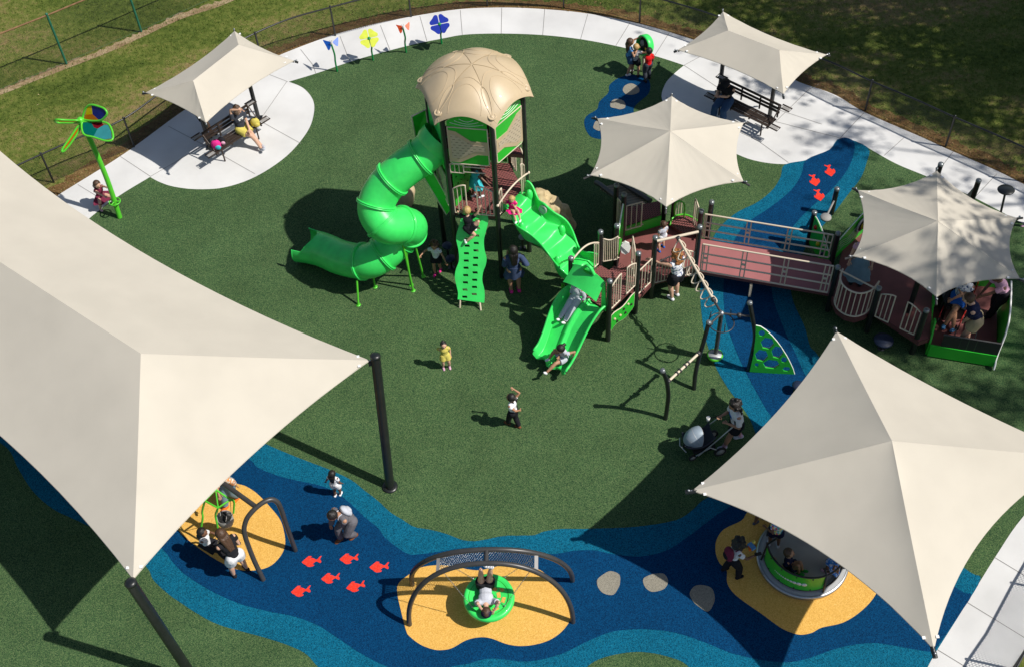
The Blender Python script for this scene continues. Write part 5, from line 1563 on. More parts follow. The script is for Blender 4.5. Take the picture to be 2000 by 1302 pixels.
# ================================================================ SPINNERS
mat('blue_sheet', (0.01, 0.11, 0.55), rough=.35); mat('navy_sheet', (0.01, 0.03, 0.33), rough=.35); mat('yellow_sheet', (0.78, 0.85, 0.10), rough=.35, transl=.2); mat('orange_sheet', (0.85, 0.09, 0.01), rough=.35)
def spinner(base, head, kind, matn, label, r=.27):
    b = G(*base); root = thing('pinwheel_post', label, 'garden spinner', b, 'butterfly and flower spinners along the walkway')
    hz = .98 if kind == 'b' else .85
    h = V(*head, hz)
    mb = MB(); mb.tube(catmull([b, b + TOPZ * .3 + (h - b) * .06, b.lerp(h, .6) + Vector((.03, 0, .03)), h], 6, False), .026, 10); mb.build('post', 'greenpole', root)
    nrm = Vector((0, -.62, .78)).normalized(); X = Vector((1, 0, 0)); Y = nrm.cross(X) * 1.0
    if kind == 'f':
        for k in range(4):
            a = radians(45 + 90 * k + 8)
            pt = []
            for (q, s) in ((.10, -.03), (.40, -.34), (.74, -.62), (1.0, -.46), (.98, 0), (1.0, .46), (.74, .62), (.40, .34), (.10, .03)):
                pt.append(h + (X * cos(a) + Y * sin(a)) * (q * r) + (X * -sin(a) + Y * cos(a)) * (s * r) + nrm * .02)
            mb = MB(); mb.prism(catmull(pt, 3), .01, nrm); mb.build('petal', matn, root)
        mb = MB(); mb.lathe([(0, .05), (.04, .05), (.05, .03), (.05, 0)], h, 14, axis=nrm); mb.build('hub', 'greenpole', root)
    else:
        wings = (([(631,79),(638,80.5),(646,83),(646,92),(643.5,98),(641,98),(637.5,91)], [(650,82.5),(654,78),(659,73.5),(660.5,76),(660,89.5),(657,90),(652,86)]) if matn == 'blue_sheet' else
                 ([(773.5,49),(779,50),(785,51.5),(785.5,61),(783,65.7),(780.5,63),(777,54.5)], [(791.3,50.4),(795,47),(798.5,43.7),(799.7,46),(799,58),(796.7,59),(792.5,54)]))
        for Wg, hn_ in zip(wings, (Vector((-.5, -.55, .7)), Vector((.5, -.6, .7)))):
            mb = MB(); mb.prism(catmull([GP(x, y, h, hn_.normalized()) for x, y in Wg], 3), .01, hn_.normalized()); mb.build('wing', matn, root)
        mb = MB(); mb.ball(h + TOPZ * .02, .035, 10, sc=(.8, .8, 1.5)); mb.build('body', 'greyplate', root)
        mb = MB(); mb.tube([h + TOPZ * .05, h + Vector((.03, 0, .14))], .004, 4); mb.tube([h + TOPZ * .05, h + Vector((-.03, 0, .14))], .004, 4); mb.build('antennae', 'black', root)
spinner((658.6, 140), (647, 87), 'b', 'blue_sheet', 'green post with a bright blue butterfly, furthest left of the four')
spinner((728.8, 118), (721, 76), 'f', 'yellow_sheet', 'green post with a pale yellow four petal flower', .26)
spinner((793.4, 103), (787, 56), 'b', 'orange_sheet', 'green post with an orange butterfly')
spinner((862.7, 86), (858.6, 48), 'f', 'navy_sheet', 'green post with a dark blue four petal flower', .27)

# ================================================================ BENCHES
def bench(label, s0, s1, b0, b1):
    S0, S1_ = V(*s0, .45), V(*s1, .45); Bk0, Bk1 = V(*b0, .82), V(*b1, .82)
    d = (S1_ - S0).normalized(); n = Vector((-d.y, d.x, 0))
    if (Bk0 - S0).dot(n) < 0: n = -n
    root = thing('park_bench', label, 'bench', Vector((S0.x, S0.y, 0)) .lerp(Vector((S1_.x, S1_.y, 0)), .5))
    L = (S1_ - S0).length
    mb = MB(); R_ = Matrix((d, n, TOPZ)).transposed()
    for k in range(4): mb.box(S0 + d * L / 2 + n * (.05 + .11 * k) + TOPZ * (0.0 - .01 * (k > 1)), (L, .075, .03), R_)
    for t in (.02, .33, .66, .98): mb.box(S0 + d * L * t + n * .21 - TOPZ * .03, (.04, .44, .03), R_)
    mb.build('seat', 'bronze', root)
    mb = MB(); back = n * .50
    for z in (.16, .26, .38): mb.box(S0 + d * L / 2 + back + n * (z * .12) + TOPZ * z, (L, .03, .065), R_)
    for t in (.02, .33, .66, .98): mb.box(S0 + d * L * t + back + TOPZ * .2, (.04, .03, .42), R_)
    mb.build('backrest', 'bronze', root)
    for e, sg in ((S0, -1), (S1_, 1)):
        mb = MB()
        for q, z in ((n * .0, .0), (n * .50, .33)):
            P = [e + d * (sg * x) + q + n * y + TOPZ * (z + .02) for x, y in ((.0, 0), (.28, 0), (.28, .16), (.0, .16))]
            mb.tube(P, .02, 6, closed=True)
        mb.tube([e + n * .08 + d * sg * .0, e + n * .5 + TOPZ * .36], .018, 6)
        o = mb.build('end_frame', 'bronze', root)
        for q, z in ((n * .0, .0), (n * .50, .33)):
            P = [e + d * (sg * x) + q + n * y + TOPZ * (z + .015) for x, y in ((.03, .025), (.25, .025), (.25, .135), (.03, .135))]
            b2 = MB(); b2.prism(P, .004, TOPZ); b2.build('mesh_insert', 'greyplate', o)
    for t in (.12, .88):
        p = S0 + d * L * t
        mb = MB(); mb.tube([Vector((p.x, p.y, 0)) + n * .05, p + n * .05, p + n * .42, Vector((p.x, p.y, 0)) + n * .42], .022, 6); mb.build('leg', 'bronze', root)
    return root
bench('dark slatted bench on the left pad with a bag and a seated woman', (424, 300), (512, 243), (410, 272), (500, 214))
bench('dark slatted bench on the right pad with a seated man in black', (1392, 196), (1500, 249), (1400, 172), (1508, 226))

# ================================================================ TREES casting the dapple (they stand beyond the right edge)
def leafy_tree(base, h, rad, nclump, label, seed, leaf=.13, flat=.75, nleaf=90):
    rng = random.Random(seed)
    base = Vector(base); root = thing('shade_tree', label, 'tree', base)
    tr = MB(); tip = base + TOPZ * (h * .8)
    tr.tube([base, base + Vector((.1, .05, h * .3)), base + Vector((-.1, .1, h * .55)), tip], [.38, .28, .22, .08], 12)
    cl = []
    for k in range(nclump):
        while True:
            v = Vector((rng.uniform(-1, 1), rng.uniform(-1, 1), rng.uniform(-1, 1)))
            if .35 < v.length < 1: break
        c = base + TOPZ * h + Vector((v.x * rad, v.y * rad, v.z * rad * flat)); cl.append(c)
        if k % 3 == 0:
            s = base + TOPZ * rng.uniform(h * .35, h * .75); tr.tube([s, s.lerp(c, .5) + Vector((0, 0, .3)), c], [.10, .06, .02], 6)
    tr.build('trunk', mat('bark', (0.11, 0.08, 0.055), rough=.95, var=.3, scale=6, bump=.6, bscale=20).name, root)
    n = nclump * nleaf; r = np.random.default_rng(seed)
    C = np.repeat(np.array([tuple(c) for c in cl]), nleaf, axis=0)
    off = r.normal(0, rad * .115, (n, 3)); P = C + off
    d1 = r.normal(0, 1, (n, 3)); d1 /= np.linalg.norm(d1, axis=1)[:, None]; d2 = np.cross(d1, r.normal(0, 1, (n, 3))); d2 /= np.linalg.norm(d2, axis=1)[:, None]
    s = leaf * r.uniform(.6, 1.3, (n, 1))
    Vv = np.stack([P - d1 * s, P + d2 * s * .55, P + d1 * s, P - d2 * s * .55], 1).astype(np.float32)
    me = bpy.data.meshes.new('crown'); me.vertices.add(n * 4); me.loops.add(n * 4); me.polygons.add(n)
    me.vertices.foreach_set('co', Vv.reshape(-1)); me.loops.foreach_set('vertex_index', np.arange(n * 4, dtype=np.int32))
    me.polygons.foreach_set('loop_start', np.arange(0, n * 4, 4, dtype=np.int32)); me.polygons.foreach_set('loop_total', np.full(n, 4, np.int32)); me.update(calc_edges=True)
    mat('leaf', (0.06, 0.12, 0.02), rough=.7, var=.4, scale=1.5, transl=.25); me.materials.append(MATS['leaf'])
    o = bpy.data.objects.new('crown', me); COL.objects.link(o); adopt(o, root)
    return root
sunk = lambda T, z: (T[0] + cos(-radians(18)) * z / tan(SH_EL), T[1] - sin(radians(18)) * z / tan(SH_EL), 0)
leafy_tree(sunk((12.5, 32.5), 13), 13, 6.2, 300, 'large tree beyond the far fence shading the far grass', 21)
leafy_tree(sunk((16.5, 27.0), 13), 13, 4.6, 150, 'tree beyond the fence behind the right walkway', 22)
leafy_tree(sunk((9.0, 28.2), 13), 13, 1.9, 22, 'slim tree beyond the fence, furthest of the group', 25)
leafy_tree(sunk((11.7, 24.0), 16), 16, 2.8, 16, 'thin high tree dappling the right walkway', 23, nleaf=60)
leafy_tree(sunk((10.3, 18.1), 18), 18, 3.5, 50, 'tall tree beside the right walkway shading the right canopy', 24)
# ================================================================ PEOPLE
SK = dict(light=mat('skin_light', (0.60, 0.36, 0.25), rough=.5, var=.04), tan_=mat('skin_tan', (0.42, 0.22, 0.13), rough=.5, var=.04), dark=mat('skin_dark', (0.17, 0.08, 0.045), rough=.5, var=.05))
HAIRC = dict(black=mat('hair_black', (0.012, 0.009, 0.008), rough=.5, var=.3, scale=30, bump=.6, bscale=40), brown=mat('hair_brown', (0.07, 0.035, 0.018), rough=.5, var=.3, scale=30, bump=.6, bscale=40),
             blond=mat('hair_blond', (0.5, 0.33, 0.13), rough=.5, var=.2, scale=30, bump=.6, bscale=40), ginger=mat('hair_ginger', (0.30, 0.12, 0.035), rough=.5, var=.3, scale=30, bump=.6, bscale=40))
def cl(name, c, **k): return mat('cloth_' + name, c, rough=.85, var=k.get('var', .08), scale=6, bump=.35, bscale=14, spec=.2).name
CW = cl('white', (.74, .74, .76)); CBK = cl('black', (.014, .014, .018)); CDG = cl('dark_grey', (.045, .05, .065)); CGY = cl('grey', (.13, .125, .14)); CLG = cl('light_grey', (.50, .52, .58))
CNV = cl('navy', (.008, .012, .045)); CNB = cl('slate_blue', (.05, .075, .15)); CTQ = cl('turquoise', (.05, .48, .55)); CMG = cl('magenta', (.65, .01, .18)); CYL = cl('yellow', (.62, .53, .12))
CRD = cl('red', (.62, .01, .012)); CKH = cl('khaki', (.42, .33, .2)); CJN = cl('jeans', (.035, .08, .17)); CDN = cl('denim_pale', (.16, .26, .33)); CMR = cl('maroon', (.16, .02, .05)); CSB = cl('sky_blue', (.10, .28, .55))
CBL = cl('blue', (.02, .12, .5)); CPK = cl('pink', (.62, .36, .48)); CHP = cl('hot_pink', (.7, .03, .25)); CBR = cl('boot_brown', (.18, .07, .03)); COR = cl('orange', (.75, .16, .02)); CGR = cl('green', (.02, .25, .04))
def mat_pattern(name, kind, c1, c2, scale):
    m = bpy.data.materials.new(name); m.use_nodes = True; nt = m.node_tree; b = nt.nodes['Principled BSDF']; tc = nt.nodes.new('ShaderNodeTexCoord')
    rp = nt.nodes.new('ShaderNodeValToRGB'); rp.color_ramp.interpolation = 'CONSTANT'
    if kind == 'stripe':
        w = nt.nodes.new('ShaderNodeTexWave'); w.bands_direction = 'Z'; w.inputs['Scale'].default_value = scale
        nt.links.new(tc.outputs['Object'], w.inputs['Vector']); nt.links.new(w.outputs['Fac'], rp.inputs['Fac'])
    else:
        w = nt.nodes.new('ShaderNodeTexVoronoi'); w.inputs['Scale'].default_value = scale
        nt.links.new(tc.outputs['Object'], w.inputs['Vector'])
        sp = nt.nodes.new('ShaderNodeSeparateColor'); nt.links.new(w.outputs['Color'], sp.inputs[0]); nt.links.new(sp.outputs[0], rp.inputs['Fac'])
    cs = c1 if isinstance(c1[0], (tuple, list)) else [c1, c2]
    e = rp.color_ramp.elements; e[0].color = (*cs[0], 1); e[1].position = 1 / len(cs) if len(cs) > 1 else 1; e[1].color = (*cs[1], 1)
    for i, c in enumerate(cs[2:]): q = e.new((i + 2) / len(cs)); q.color = (*c, 1)
    nt.links.new(rp.outputs['Color'], b.inputs['Base Color']); b.inputs['Roughness'].default_value = .85
    MATS[name] = m; return name
CST = mat_pattern('cloth_striped', 'stripe', (.7, .7, .7), (.12, .12, .16), 7)
CTD = mat_pattern('cloth_tie_dye', 'v', [(.05, .35, .7), (.8, .1, .2), (.85, .7, .2), (.75, .75, .8), (.1, .5, .5)], None, 26)
CFL = mat_pattern('cloth_floral', 'v', [(.72, .73, .76), (.74, .74, .76), (.7, .72, .76), (.10, .14, .28)], None, 30)
CBF = mat_pattern('cloth_blue_floral', 'v', [(.05, .2, .65), (.08, .3, .75), (.5, .6, .8)], None, 26)
CPL = mat_pattern('cloth_plaid', 'v', [(.75, .6, .45), (.7, .3, .1), (.8, .75, .65), (.5, .3, .2)], None, 22)

def rotm(zax, xhint):
    z = zax.normalized(); x = (xhint - z * xhint.dot(z)).normalized(); y = z.cross(x)
    return Matrix((x, y, z)).transposed()

def ik(a, t, l1, l2, bend):
    d = t - a; L = max(min(d.length, (l1 + l2) * .999), abs(l1 - l2) + .01); dn = d.normalized()
    c = (l1 * l1 + L * L - l2 * l2) / (2 * L); h = sqrt(max(0, l1 * l1 - c * c))
    b = bend - dn * bend.dot(dn)
    b = b.normalized() if b.length > 1e-4 else dn.orthogonal()
    return a + dn * c + b * h, a + dn * L

def person(label, H, yaw, feet=None, z0=0.0, pel=None, up=None, lean=(0, 0), lh=None, rh=None, lf=None, rf=None, skin='light', hair=('short', 'brown'),
           top=(None, .5), bottom=('shorts', None), shoes=None, look=(0, 0), child=False, hat=None, step=.0, basis=None, socks=None, toe=None, twist=0, slim=1.0, knee=None, group=None, belly=None):
    """yaw: compass heading the person faces (0 = away from the pier of the camera, 90 = east)"""
    a = radians(yaw)
    if basis: RT, FW, UP = [v.normalized() for v in basis]
    else: RT, FW, UP = Vector((cos(a), -sin(a), 0)), Vector((sin(a), cos(a), 0)), Vector((0, 0, 1))
    hs = 1.22 if child else 1.0
    thigh, shin, ank = .235 * H, .235 * H, .045 * H
    ua, fa, hd = .165 * H, .145 * H, .095 * H
    tor = .29 * H
    if feet is not None:
        F = [G(x, y, z0) for x, y in feet]
        fl = F[0]; fr = F[1]
        lf = lf or fl + UP * ank; rf = rf or fr + UP * ank
        mid = (fl + fr) / 2
        if pel is None:
            spread = (fl - fr).length / 2
            hgt_ = ank + sqrt(max(.01, ((thigh + shin) * .985) ** 2 - spread ** 2 * .9))
            pel = Vector((mid.x, mid.y, z0)) + Vector((0, 0, hgt_)) + RT * lean[0] * -.12 * H + FW * lean[1] * -.12 * H
    root = thing('person', label, 'person', Vector((pel.x, pel.y, z0 if feet is not None else pel.z)), group)
    T = (UP + RT * lean[0] + FW * lean[1]).normalized()
    S = (RT - T * RT.dot(T)).normalized()
    if twist: S = (Matrix.Rotation(radians(twist), 3, T) @ S)
    N = T.cross(S) * 1.0        # forward of the chest
    if N.dot(FW) < 0 and not basis: N = -N
    R3 = Matrix((S, S.cross(T) * -1 if (S.cross(T) * -1).dot(N) > 0 else S.cross(T), T)).transposed()
    neck = pel + T * tor
    shw = (.098 if child else .112) * H * slim ** .5; hpw = .052 * H
    hipL, hipR = pel - RT * hpw, pel + RT * hpw
    shL, shR = neck - T * .035 * H - S * shw, neck - T * .035 * H + S * shw
    # limbs
    def leg(hp, ft, side):
        kb = knee or (FW + RT * side * .15)
        return ik(hp, ft, thigh, shin, kb)
    if lf is None: lf = hipL - UP * (thigh + shin) * .99
    if rf is None: rf = hipR - UP * (thigh + shin) * .99
    knL, anL = leg(hipL, lf, -1); knR, anR = leg(hipR, rf, 1)
    if lh is None: lh = shL - UP * (ua + fa) * .96 - S * .045 * H + N * .05 * H
    if rh is None: rh = shR - UP * (ua + fa) * .96 + S * .045 * H + N * .05 * H
    elL, wrL = ik(shL, lh, ua, fa, -N - S * .6 - UP * .6); elR, wrR = ik(shR, rh, ua, fa, -N + S * .6 - UP * .6)
    # head
    ly, lp = radians(look[0]), radians(look[1])
    HF = (Matrix.Rotation(-ly, 3, T) @ N); HS = (Matrix.Rotation(-ly, 3, T) @ S)
    HT = (T * cos(lp) + HF * sin(lp)).normalized(); HF = (HF - HT * HF.dot(HT)).normalized()
    hr = .062 * H * hs                    # half breadth
    hh = .073 * H * hs                    # half height
    hc = neck + T * .035 * H + HT * (hh * .95) + HF * .012 * H
    HR = Matrix((HS, HF, HT)).transposed()
    if HR.determinant() < 0: HR = Matrix((-HS, HF, HT)).transposed()
    vox = max(.011, H * .0085)
    b = MB()
    w = slim
    b.ball(pel + T * .01 * H, .07 * H, 12, sc=(1.15 * w, .85 * w, .9), rot=R3); b.ball(pel + T * .10 * H, .062 * H, 12, sc=(1.12 * w, .8 * w, 1.1), rot=R3)
    b.ball(pel + T * .19 * H, .072 * H, 12, sc=(1.22 * w, .85 * w, 1.15), rot=R3); b.tube([neck - T * .05 * H, neck + T * .05 * H], [.036 * H, .03 * H], 10)
    b.tube([shL, neck - T * .02 * H, shR], [.034 * H, .045 * H, .034 * H], 10)
    for A, K, Z in ((hipL, knL, anL), (hipR, knR, anR)):
        b.tube([A, A.lerp(K, .5), K, K.lerp(Z, .35), Z], [.062 * H * w, .054 * H * w, .037 * H, .040 * H, .023 * H], 12); b.ball(A, .062 * H * w, 10); b.ball(K, .037 * H, 8)
    for A, K, Z in ((shL, elL, wrL), (shR, elR, wrR)):
        b.tube([A, A.lerp(K, .5), K, K.lerp(Z, .3), Z], [.032 * H, .029 * H, .023 * H, .024 * H, .016 * H], 10); b.ball(A, .034 * H, 8); b.ball(K, .024 * H, 8)
        hdv = (Z - K).normalized(); b.ball(Z + hdv * .025 * H, .024 * H, 8, sc=(.9, .55, 1.35), rot=rotm(hdv, S))
    b.ball(hc, hh, 16, sc=(hr / hh, hr / hh * 1.12, 1.0), rot=HR)
    b.ball(hc + HF * hr * .35 - HT * hh * .5, hh * .55, 10, sc=(1, .95, .8), rot=HR)
    b.ball(hc + HF * hr * 1.14 - HT * hh * .12, hr * .17, 8, sc=(.8, 1, 1.4), rot=HR)
    for sg in (-1, 1): b.ball(hc + HS * sg * hr * 1.0 - HT * hh * .08, hr * .22, 8, sc=(.4, .8, 1.3), rot=HR)
    body = b.build('body', SK[skin], root); fuse(body, vox, lap=2)
    # fingers join the same skin
    bm = bmesh.new(); bm.from_mesh(body.data)
    fm = MB()
    for A, K, Z, sg in ((shL, elL, wrL, -1), (shR, elR, wrR, 1)):
        hv = (Z - K).normalized(); sd_ = (S - hv * S.dot(hv)).normalized(); fw_ = hv.cross(sd_)
        base = Z + hv * .045 * H
        for q, (ox, ln) in enumerate(((-.020, .036), (-.007, .042), (.006, .040), (.019, .030))):
            p0 = base + sd_ * ox * H * .8; p1 = p0 + hv * ln * H * .5 + sd_ * ox * H * .15; p2 = p1 + (hv + N * .35 - UP * .2).normalized() * ln * H * .5
            fm.tube([p0, p1, p2], [.0062 * H, .0056 * H, .0045 * H], 6)
        t0 = Z + hv * .022 * H - sd_ * sg * .018 * H
        fm.tube([t0, t0 + (hv * .6 - sd_ * sg * .8).normalized() * .022 * H, t0 + (hv * 1.0 - sd_ * sg * .6).normalized() * .042 * H], [.0075 * H, .0068 * H, .0052 * H], 6)
    tmp = bpy.data.meshes.new('tmp'); tmp.from_pydata(fm.v, [], fm.f); bm.from_mesh(tmp); bm.to_mesh(body.data); bm.free(); bpy.data.meshes.remove(tmp)
    body.data.polygons.foreach_set('use_smooth', [True] * len(body.data.polygons))
    # face
    for sg in (-1, 1):
        e = MB(); e.ball(hc + HF * hr * 1.06 + HS * sg * hr * .38 + HT * hh * .05, hr * .11, 8, sc=(1.3, .5, .8), rot=HR); e.build('eye', 'hair_black', body)
    e = MB(); e.ball(hc + HF * hr * 1.06 - HT * hh * .45, hr * .2, 8, sc=(1.2, .3, .35), rot=HR); e.build('mouth', mat('lips', (.35, .09, .08), rough=.5).name, body)
    # hair
    st, hcol = hair; hm = MB(); back = hc - HF * hr * .22 + HT * hh * .12
    hsz = {'short': 1.06, 'long': 1.10, 'bun': 1.05, 'curly': 1.15, 'afro': 1.28, 'pony': 1.06}[st]
    hm.ball(back, hh * hsz, 16, sc=(hr / hh * 1.05, hr / hh * 1.08, .98), rot=HR)
    rr = random.Random(int(pel.x * 1000) % 9999 + 3)
    if st == 'long':
        for sg in (-.55, 0, .55):
            p0 = hc - HF * hr * .45 + HS * hr * sg
            hm.tube([p0, p0 - HF * hr * .5 - HT * hh * .8, neck - T * .05 * H - N * .055 * H + S * sg * .05 * H, neck - T * .15 * H - N * .068 * H + S * sg * .045 * H], [hr * .6, hr * .6, hr * .48, hr * .22], 8)
    if st == 'bun': hm.ball(hc - HF * hr * .6 + HT * hh * .95, hr * .45, 10)
    if st == 'pony': hm.tube([hc - HF * hr * 1.0 + HT * hh * .4, hc - HF * hr * 1.6 + HT * hh * .1, hc - HF * hr * 1.5 - HT * hh * .9], [hr * .35, hr * .4, hr * .15], 8)
    if st in ('curly', 'afro'):
        for k in range(34):
            v = Vector((rr.gauss(0, 1), rr.gauss(-.35, .9), rr.gauss(.3, .8))).normalized()
            if v.y > .45 and v.z < .35: continue
            hm.ball(back + HR @ Vector((v.x * hr, v.y * hr, v.z * hh)) * (1.2 if st == 'curly' else 1.25), hr * rr.uniform(.3, .48), 6)
        if st == 'curly':
            for k in range(16): hm.ball(neck - N * .05 * H + T * rr.uniform(-.06, .05) * H + S * rr.uniform(-.055, .055) * H, hr * rr.uniform(.34, .55), 6)
    # cut the face clear of hair
    ho = hm.build('hair', HAIRC[hcol], root); fuse(ho, vox * .9)
    bmh = bmesh.new(); bmh.from_mesh(ho.data)
    dl = [v for v in bmh.verts if (v.co - hc).dot(HF) > hr * .38 and (v.co - hc).dot(HT) < hh * .42]
    bmesh.ops.delete(bmh, geom=dl, context='VERTS'); bmh.to_mesh(ho.data); bmh.free()
    if hat:
        h = MB(); h.ball(hc + HT * hh * .22 - HF * hr * .05, hh * 1.12, 16, sc=(hr / hh * 1.06, hr / hh * 1.14, .85), rot=HR)
        h.ball(hc + HF * hr * 1.35 + HT * hh * .38, hr * .75, 12, sc=(.95, 1.0, .10), rot=HR); ho2 = h.build('cap_hat', hat, root)
    # top
    ease = .010 * H + .006
    tm, sl = top
    if tm:
        t = MB()
        t.ball(pel + T * .03 * H, .07 * H + ease, 12, sc=(1.18 * w, .9 * w, .8), rot=R3); t.ball(pel + T * .10 * H, .064 * H + ease, 12, sc=(1.15 * w, .85 * w, 1.1), rot=R3); t.ball(pel + T * .19 * H, .072 * H + ease, 12, sc=(1.22 * w, .9 * w, 1.12), rot=R3)
        t.tube([shL, neck - T * .025 * H, shR], [.036 * H + ease * .5, .046 * H, .036 * H + ease * .5], 10)
        for A, K, Z in ((shL, elL, wrL), (shR, elR, wrR)):
            if sl > 0:
                pts = [A]
                if sl <= 1: pts += [A.lerp(K, sl)]
                else: pts += [K, K.lerp(Z, sl - 1)]
                rad = [.034 * H + ease * .8] + [.030 * H + ease * .9] * (len(pts) - 2) + [.027 * H + ease]
                t.tube(pts, rad, 10)
        if belly: t.ball(pel + T * .05 * H, .07 * H + belly, 12, sc=(1.2, 1, .9), rot=R3)
        to = t.build('shirt', tm, root); fuse(to, vox, lap=2)
    bk, bmn = bottom
    if bmn and bk in ('shorts', 'trousers'):
        t = MB(); t.ball(pel + T * .005 * H, .072 * H + ease, 12, sc=(1.15 * w, .9 * w, .85), rot=R3)
        for A, K, Z in ((hipL, knL, anL), (hipR, knR, anR)):
            if bk == 'shorts': t.tube([A, A.lerp(K, .62)], [.064 * H * w + ease, .058 * H * w + ease * 1.6], 12)
            else: t.tube([A, A.lerp(K, .5), K, K.lerp(Z, .4), Z.lerp(K, .06)], [.064 * H * w + ease, .056 * H * w + ease, .040 * H + ease, .040 * H + ease, .028 * H + ease], 12); t.ball(K, .040 * H + ease, 8)
            t.ball(A, .064 * H * w + ease, 10)
        to = t.build(bk, bmn, root); fuse(to, vox, lap=2)
    if bmn and bk in ('dress', 'skirt', 'long_skirt'):
        lnk = {'dress': .75, 'skirt': .6, 'long_skirt': 1.6}[bk]
        mk = (knL + knR) / 2; mz = (anL + anR) / 2
        end = pel.lerp(mk, lnk) if lnk <= 1 else mk.lerp(mz, lnk - 1)
        def sk(u, v):
            c = (pel + T * .07 * H).lerp(end, v); ang = 2 * pi * u
            fl_ = (1.3 if lnk > 1 else 1) * (1 if child or lnk > 1 else .35)
            wid = (.075 + .075 * v * fl_) * H + ease; dep = (.06 + .065 * v * fl_) * H + ease
            f = 1 + .07 * sin(ang * 7 + 1) * v
            sp_ = abs((knL - knR).dot(RT)) * .35 * v
            return c + RT * cos(ang) * (wid * f + sp_) + N * sin(ang) * dep * f - UP * .012 * H * sin(ang * 7) * v
        t = MB(); t.grid(sk, 42, 10); to = t.build(bk, bmn, root); thicken(to, .008, 0)
    # shoes
    for Z, K, ft in ((anL, knL, 0), (anR, knR, 1)):
        fd = toe.normalized() if toe is not None else FW
        sv = (Z - K).normalized(); fdn = (fd - sv * fd.dot(sv)); fdn = fdn.normalized() if fdn.length > .1 else fd
        if feet is not None and Z.z < z0 + ank * 1.6: fdn = FW; sv = -UP
        t = MB(); base = Z + sv * ank * .62
        R_ = Matrix((fdn.cross(-sv), fdn, -sv)).transposed()
        t.ball(base - fdn * .012 * H, .028 * H + .006, 10, sc=(.95, 1.15, .9), rot=R_); t.ball(base + fdn * .055 * H + sv * .006 * H, .027 * H + .006, 10, sc=(1.0, 1.6, .72), rot=R_); t.ball(base + fdn * .025 * H, .027 * H + .006, 10, sc=(.95, 1.4, .9), rot=R_)
        so_ = t.build('shoe', shoes or CW, root); fuse(so_, vox)
        if socks:
            t = MB(); t.tube([Z + (K - Z).normalized() * .05 * H, Z + sv * .01 * H], .030 * H, 10); t.build('sock', socks, root)
    return dict(root=root, neck=neck, pel=pel, T=T, N=N, S=S, UP=UP, FW=FW, RT=RT, hc=hc, HT=HT, HF=HF, HS=HS, hr=hr, hh=hh, lh=wrL, rh=wrR, body=body)

def backpack(p, matn, s=1.0, label=None, colour2=None):
    c = p['neck'] - p['T'] * .15 * s - p['N'] * .17 * s
    R_ = Matrix((p['S'], p['T'].cross(p['S']) * 1.0, p['T'])).transposed()
    root = thing('backpack', label, 'backpack', Vector((c.x, c.y, 0)))
    t = MB(); t.ball(c, .16 * s, 14, sc=(1.0, .6, 1.25), rot=R_); t.ball(c - p['T'] * .08 * s, .14 * s, 12, sc=(1.1, .65, .8), rot=R_); o = t.build('bag_body', matn, root)
    t = MB(); t.ball(c - p['N'] * .08 * s - p['T'] * .05 * s, .09 * s, 12, sc=(1.1, .4, .9), rot=R_); t.build('pocket', colour2 or matn, root)
    for sg in (-1, 1):
        a = p['neck'] + p['S'] * sg * .07 * s - p['N'] * .08 * s; b_ = p['neck'] + p['S'] * sg * .08 * s + p['N'] * .07 * s + p['T'] * .01; cc = p['neck'] - p['T'] * .22 * s + p['S'] * sg * .11 * s + p['N'] * .02
        t = MB(); t.tube([a, a.lerp(b_, .5) + p['T'] * .035 * s, b_, b_.lerp(cc, .5) + p['N'] * .04 * s, cc], .014 * s, 8); t.build('strap', matn, root)
def yaw_of(v): return math.degrees(atan2(v.x, v.y))

# left pad bench
s0, s1 = V(424, 300, .45), V(512, 243, .45); bdv = (s1 - s0).normalized(); bf = Vector((bdv.y, -bdv.x, 0)); by = yaw_of(bf)
pv = s0.lerp(s1, .66) - bf * .20; pv.z = .56
p = person('seated woman in a dark tee, elbow on the bench and hand over her eyes', 1.66, by, pel=pv, lf=pv + bf * .62 + bdv * .08 - TOPZ * .44, rf=pv + bf * .52 + bdv * .16 - TOPZ * .44, lean=(0, -.08), rh=pv + TOPZ * .74 + bf * .14 + bdv * -.04, lh=pv + bf * .3 + bdv * .05 + TOPZ * .1,
           skin='light', hair=('bun', 'brown'), top=(CDG, .6), bottom=('shorts', CYL), shoes=CLG, look=(-15, 20), knee=TOPZ + bf)
for k in range(2):
    t = MB(); c = p['neck'] - p['T'] * (.10 + .045 * k) + p['N'] * .115; t.box(c, (.17 - .03 * k, .01, .028), Matrix((p['S'], p['N'], p['T'])).transposed()); t.build('shirt_print', 'white', p['root'])
person('standing man in khaki shirt and black shorts behind the left bench, mostly under canopy', 1.78, 110, feet=[(404, 268), (414, 262)], rh=None, lh=V(438, 248, .86), lean=(0, .12), skin='tan_', hair=('short', 'black'), top=(CKH, .5), bottom=('shorts', CBK), shoes=CBK)
def bag(px, z, s, m1, m2, label, name='backpack', cat='backpack'):
    c = V(*px, z); root = thing(name, label, cat, c)
    t = MB(); t.ball(c + TOPZ * .5 * s, .5 * s, 14, sc=(1, .7, 1.1)); t.ball(c + TOPZ * .25 * s, .48 * s, 12, sc=(1, .75, .6)); t.build('bag_body', m1, root)
    t = MB(); t.ball(c + Vector((.2 * s, -.3 * s, .35 * s)), .3 * s, 12, sc=(1, .5, .9)); t.build('pocket', m2, root)
    t = MB(); t.tube([c + Vector((-.12 * s, 0, 1.0 * s)), c + Vector((0, 0, 1.18 * s)), c + Vector((.12 * s, 0, 1.0 * s))], .04 * s, 8); t.build('handle', CBK, root)
bag((424, 290), .47, .28, CHP, CTQ, 'pink and turquoise small backpack on the near end of the left bench')
bag((434, 281), .47, .22, CBK, CPK, 'black and pink bag beside the pink backpack on the left bench')
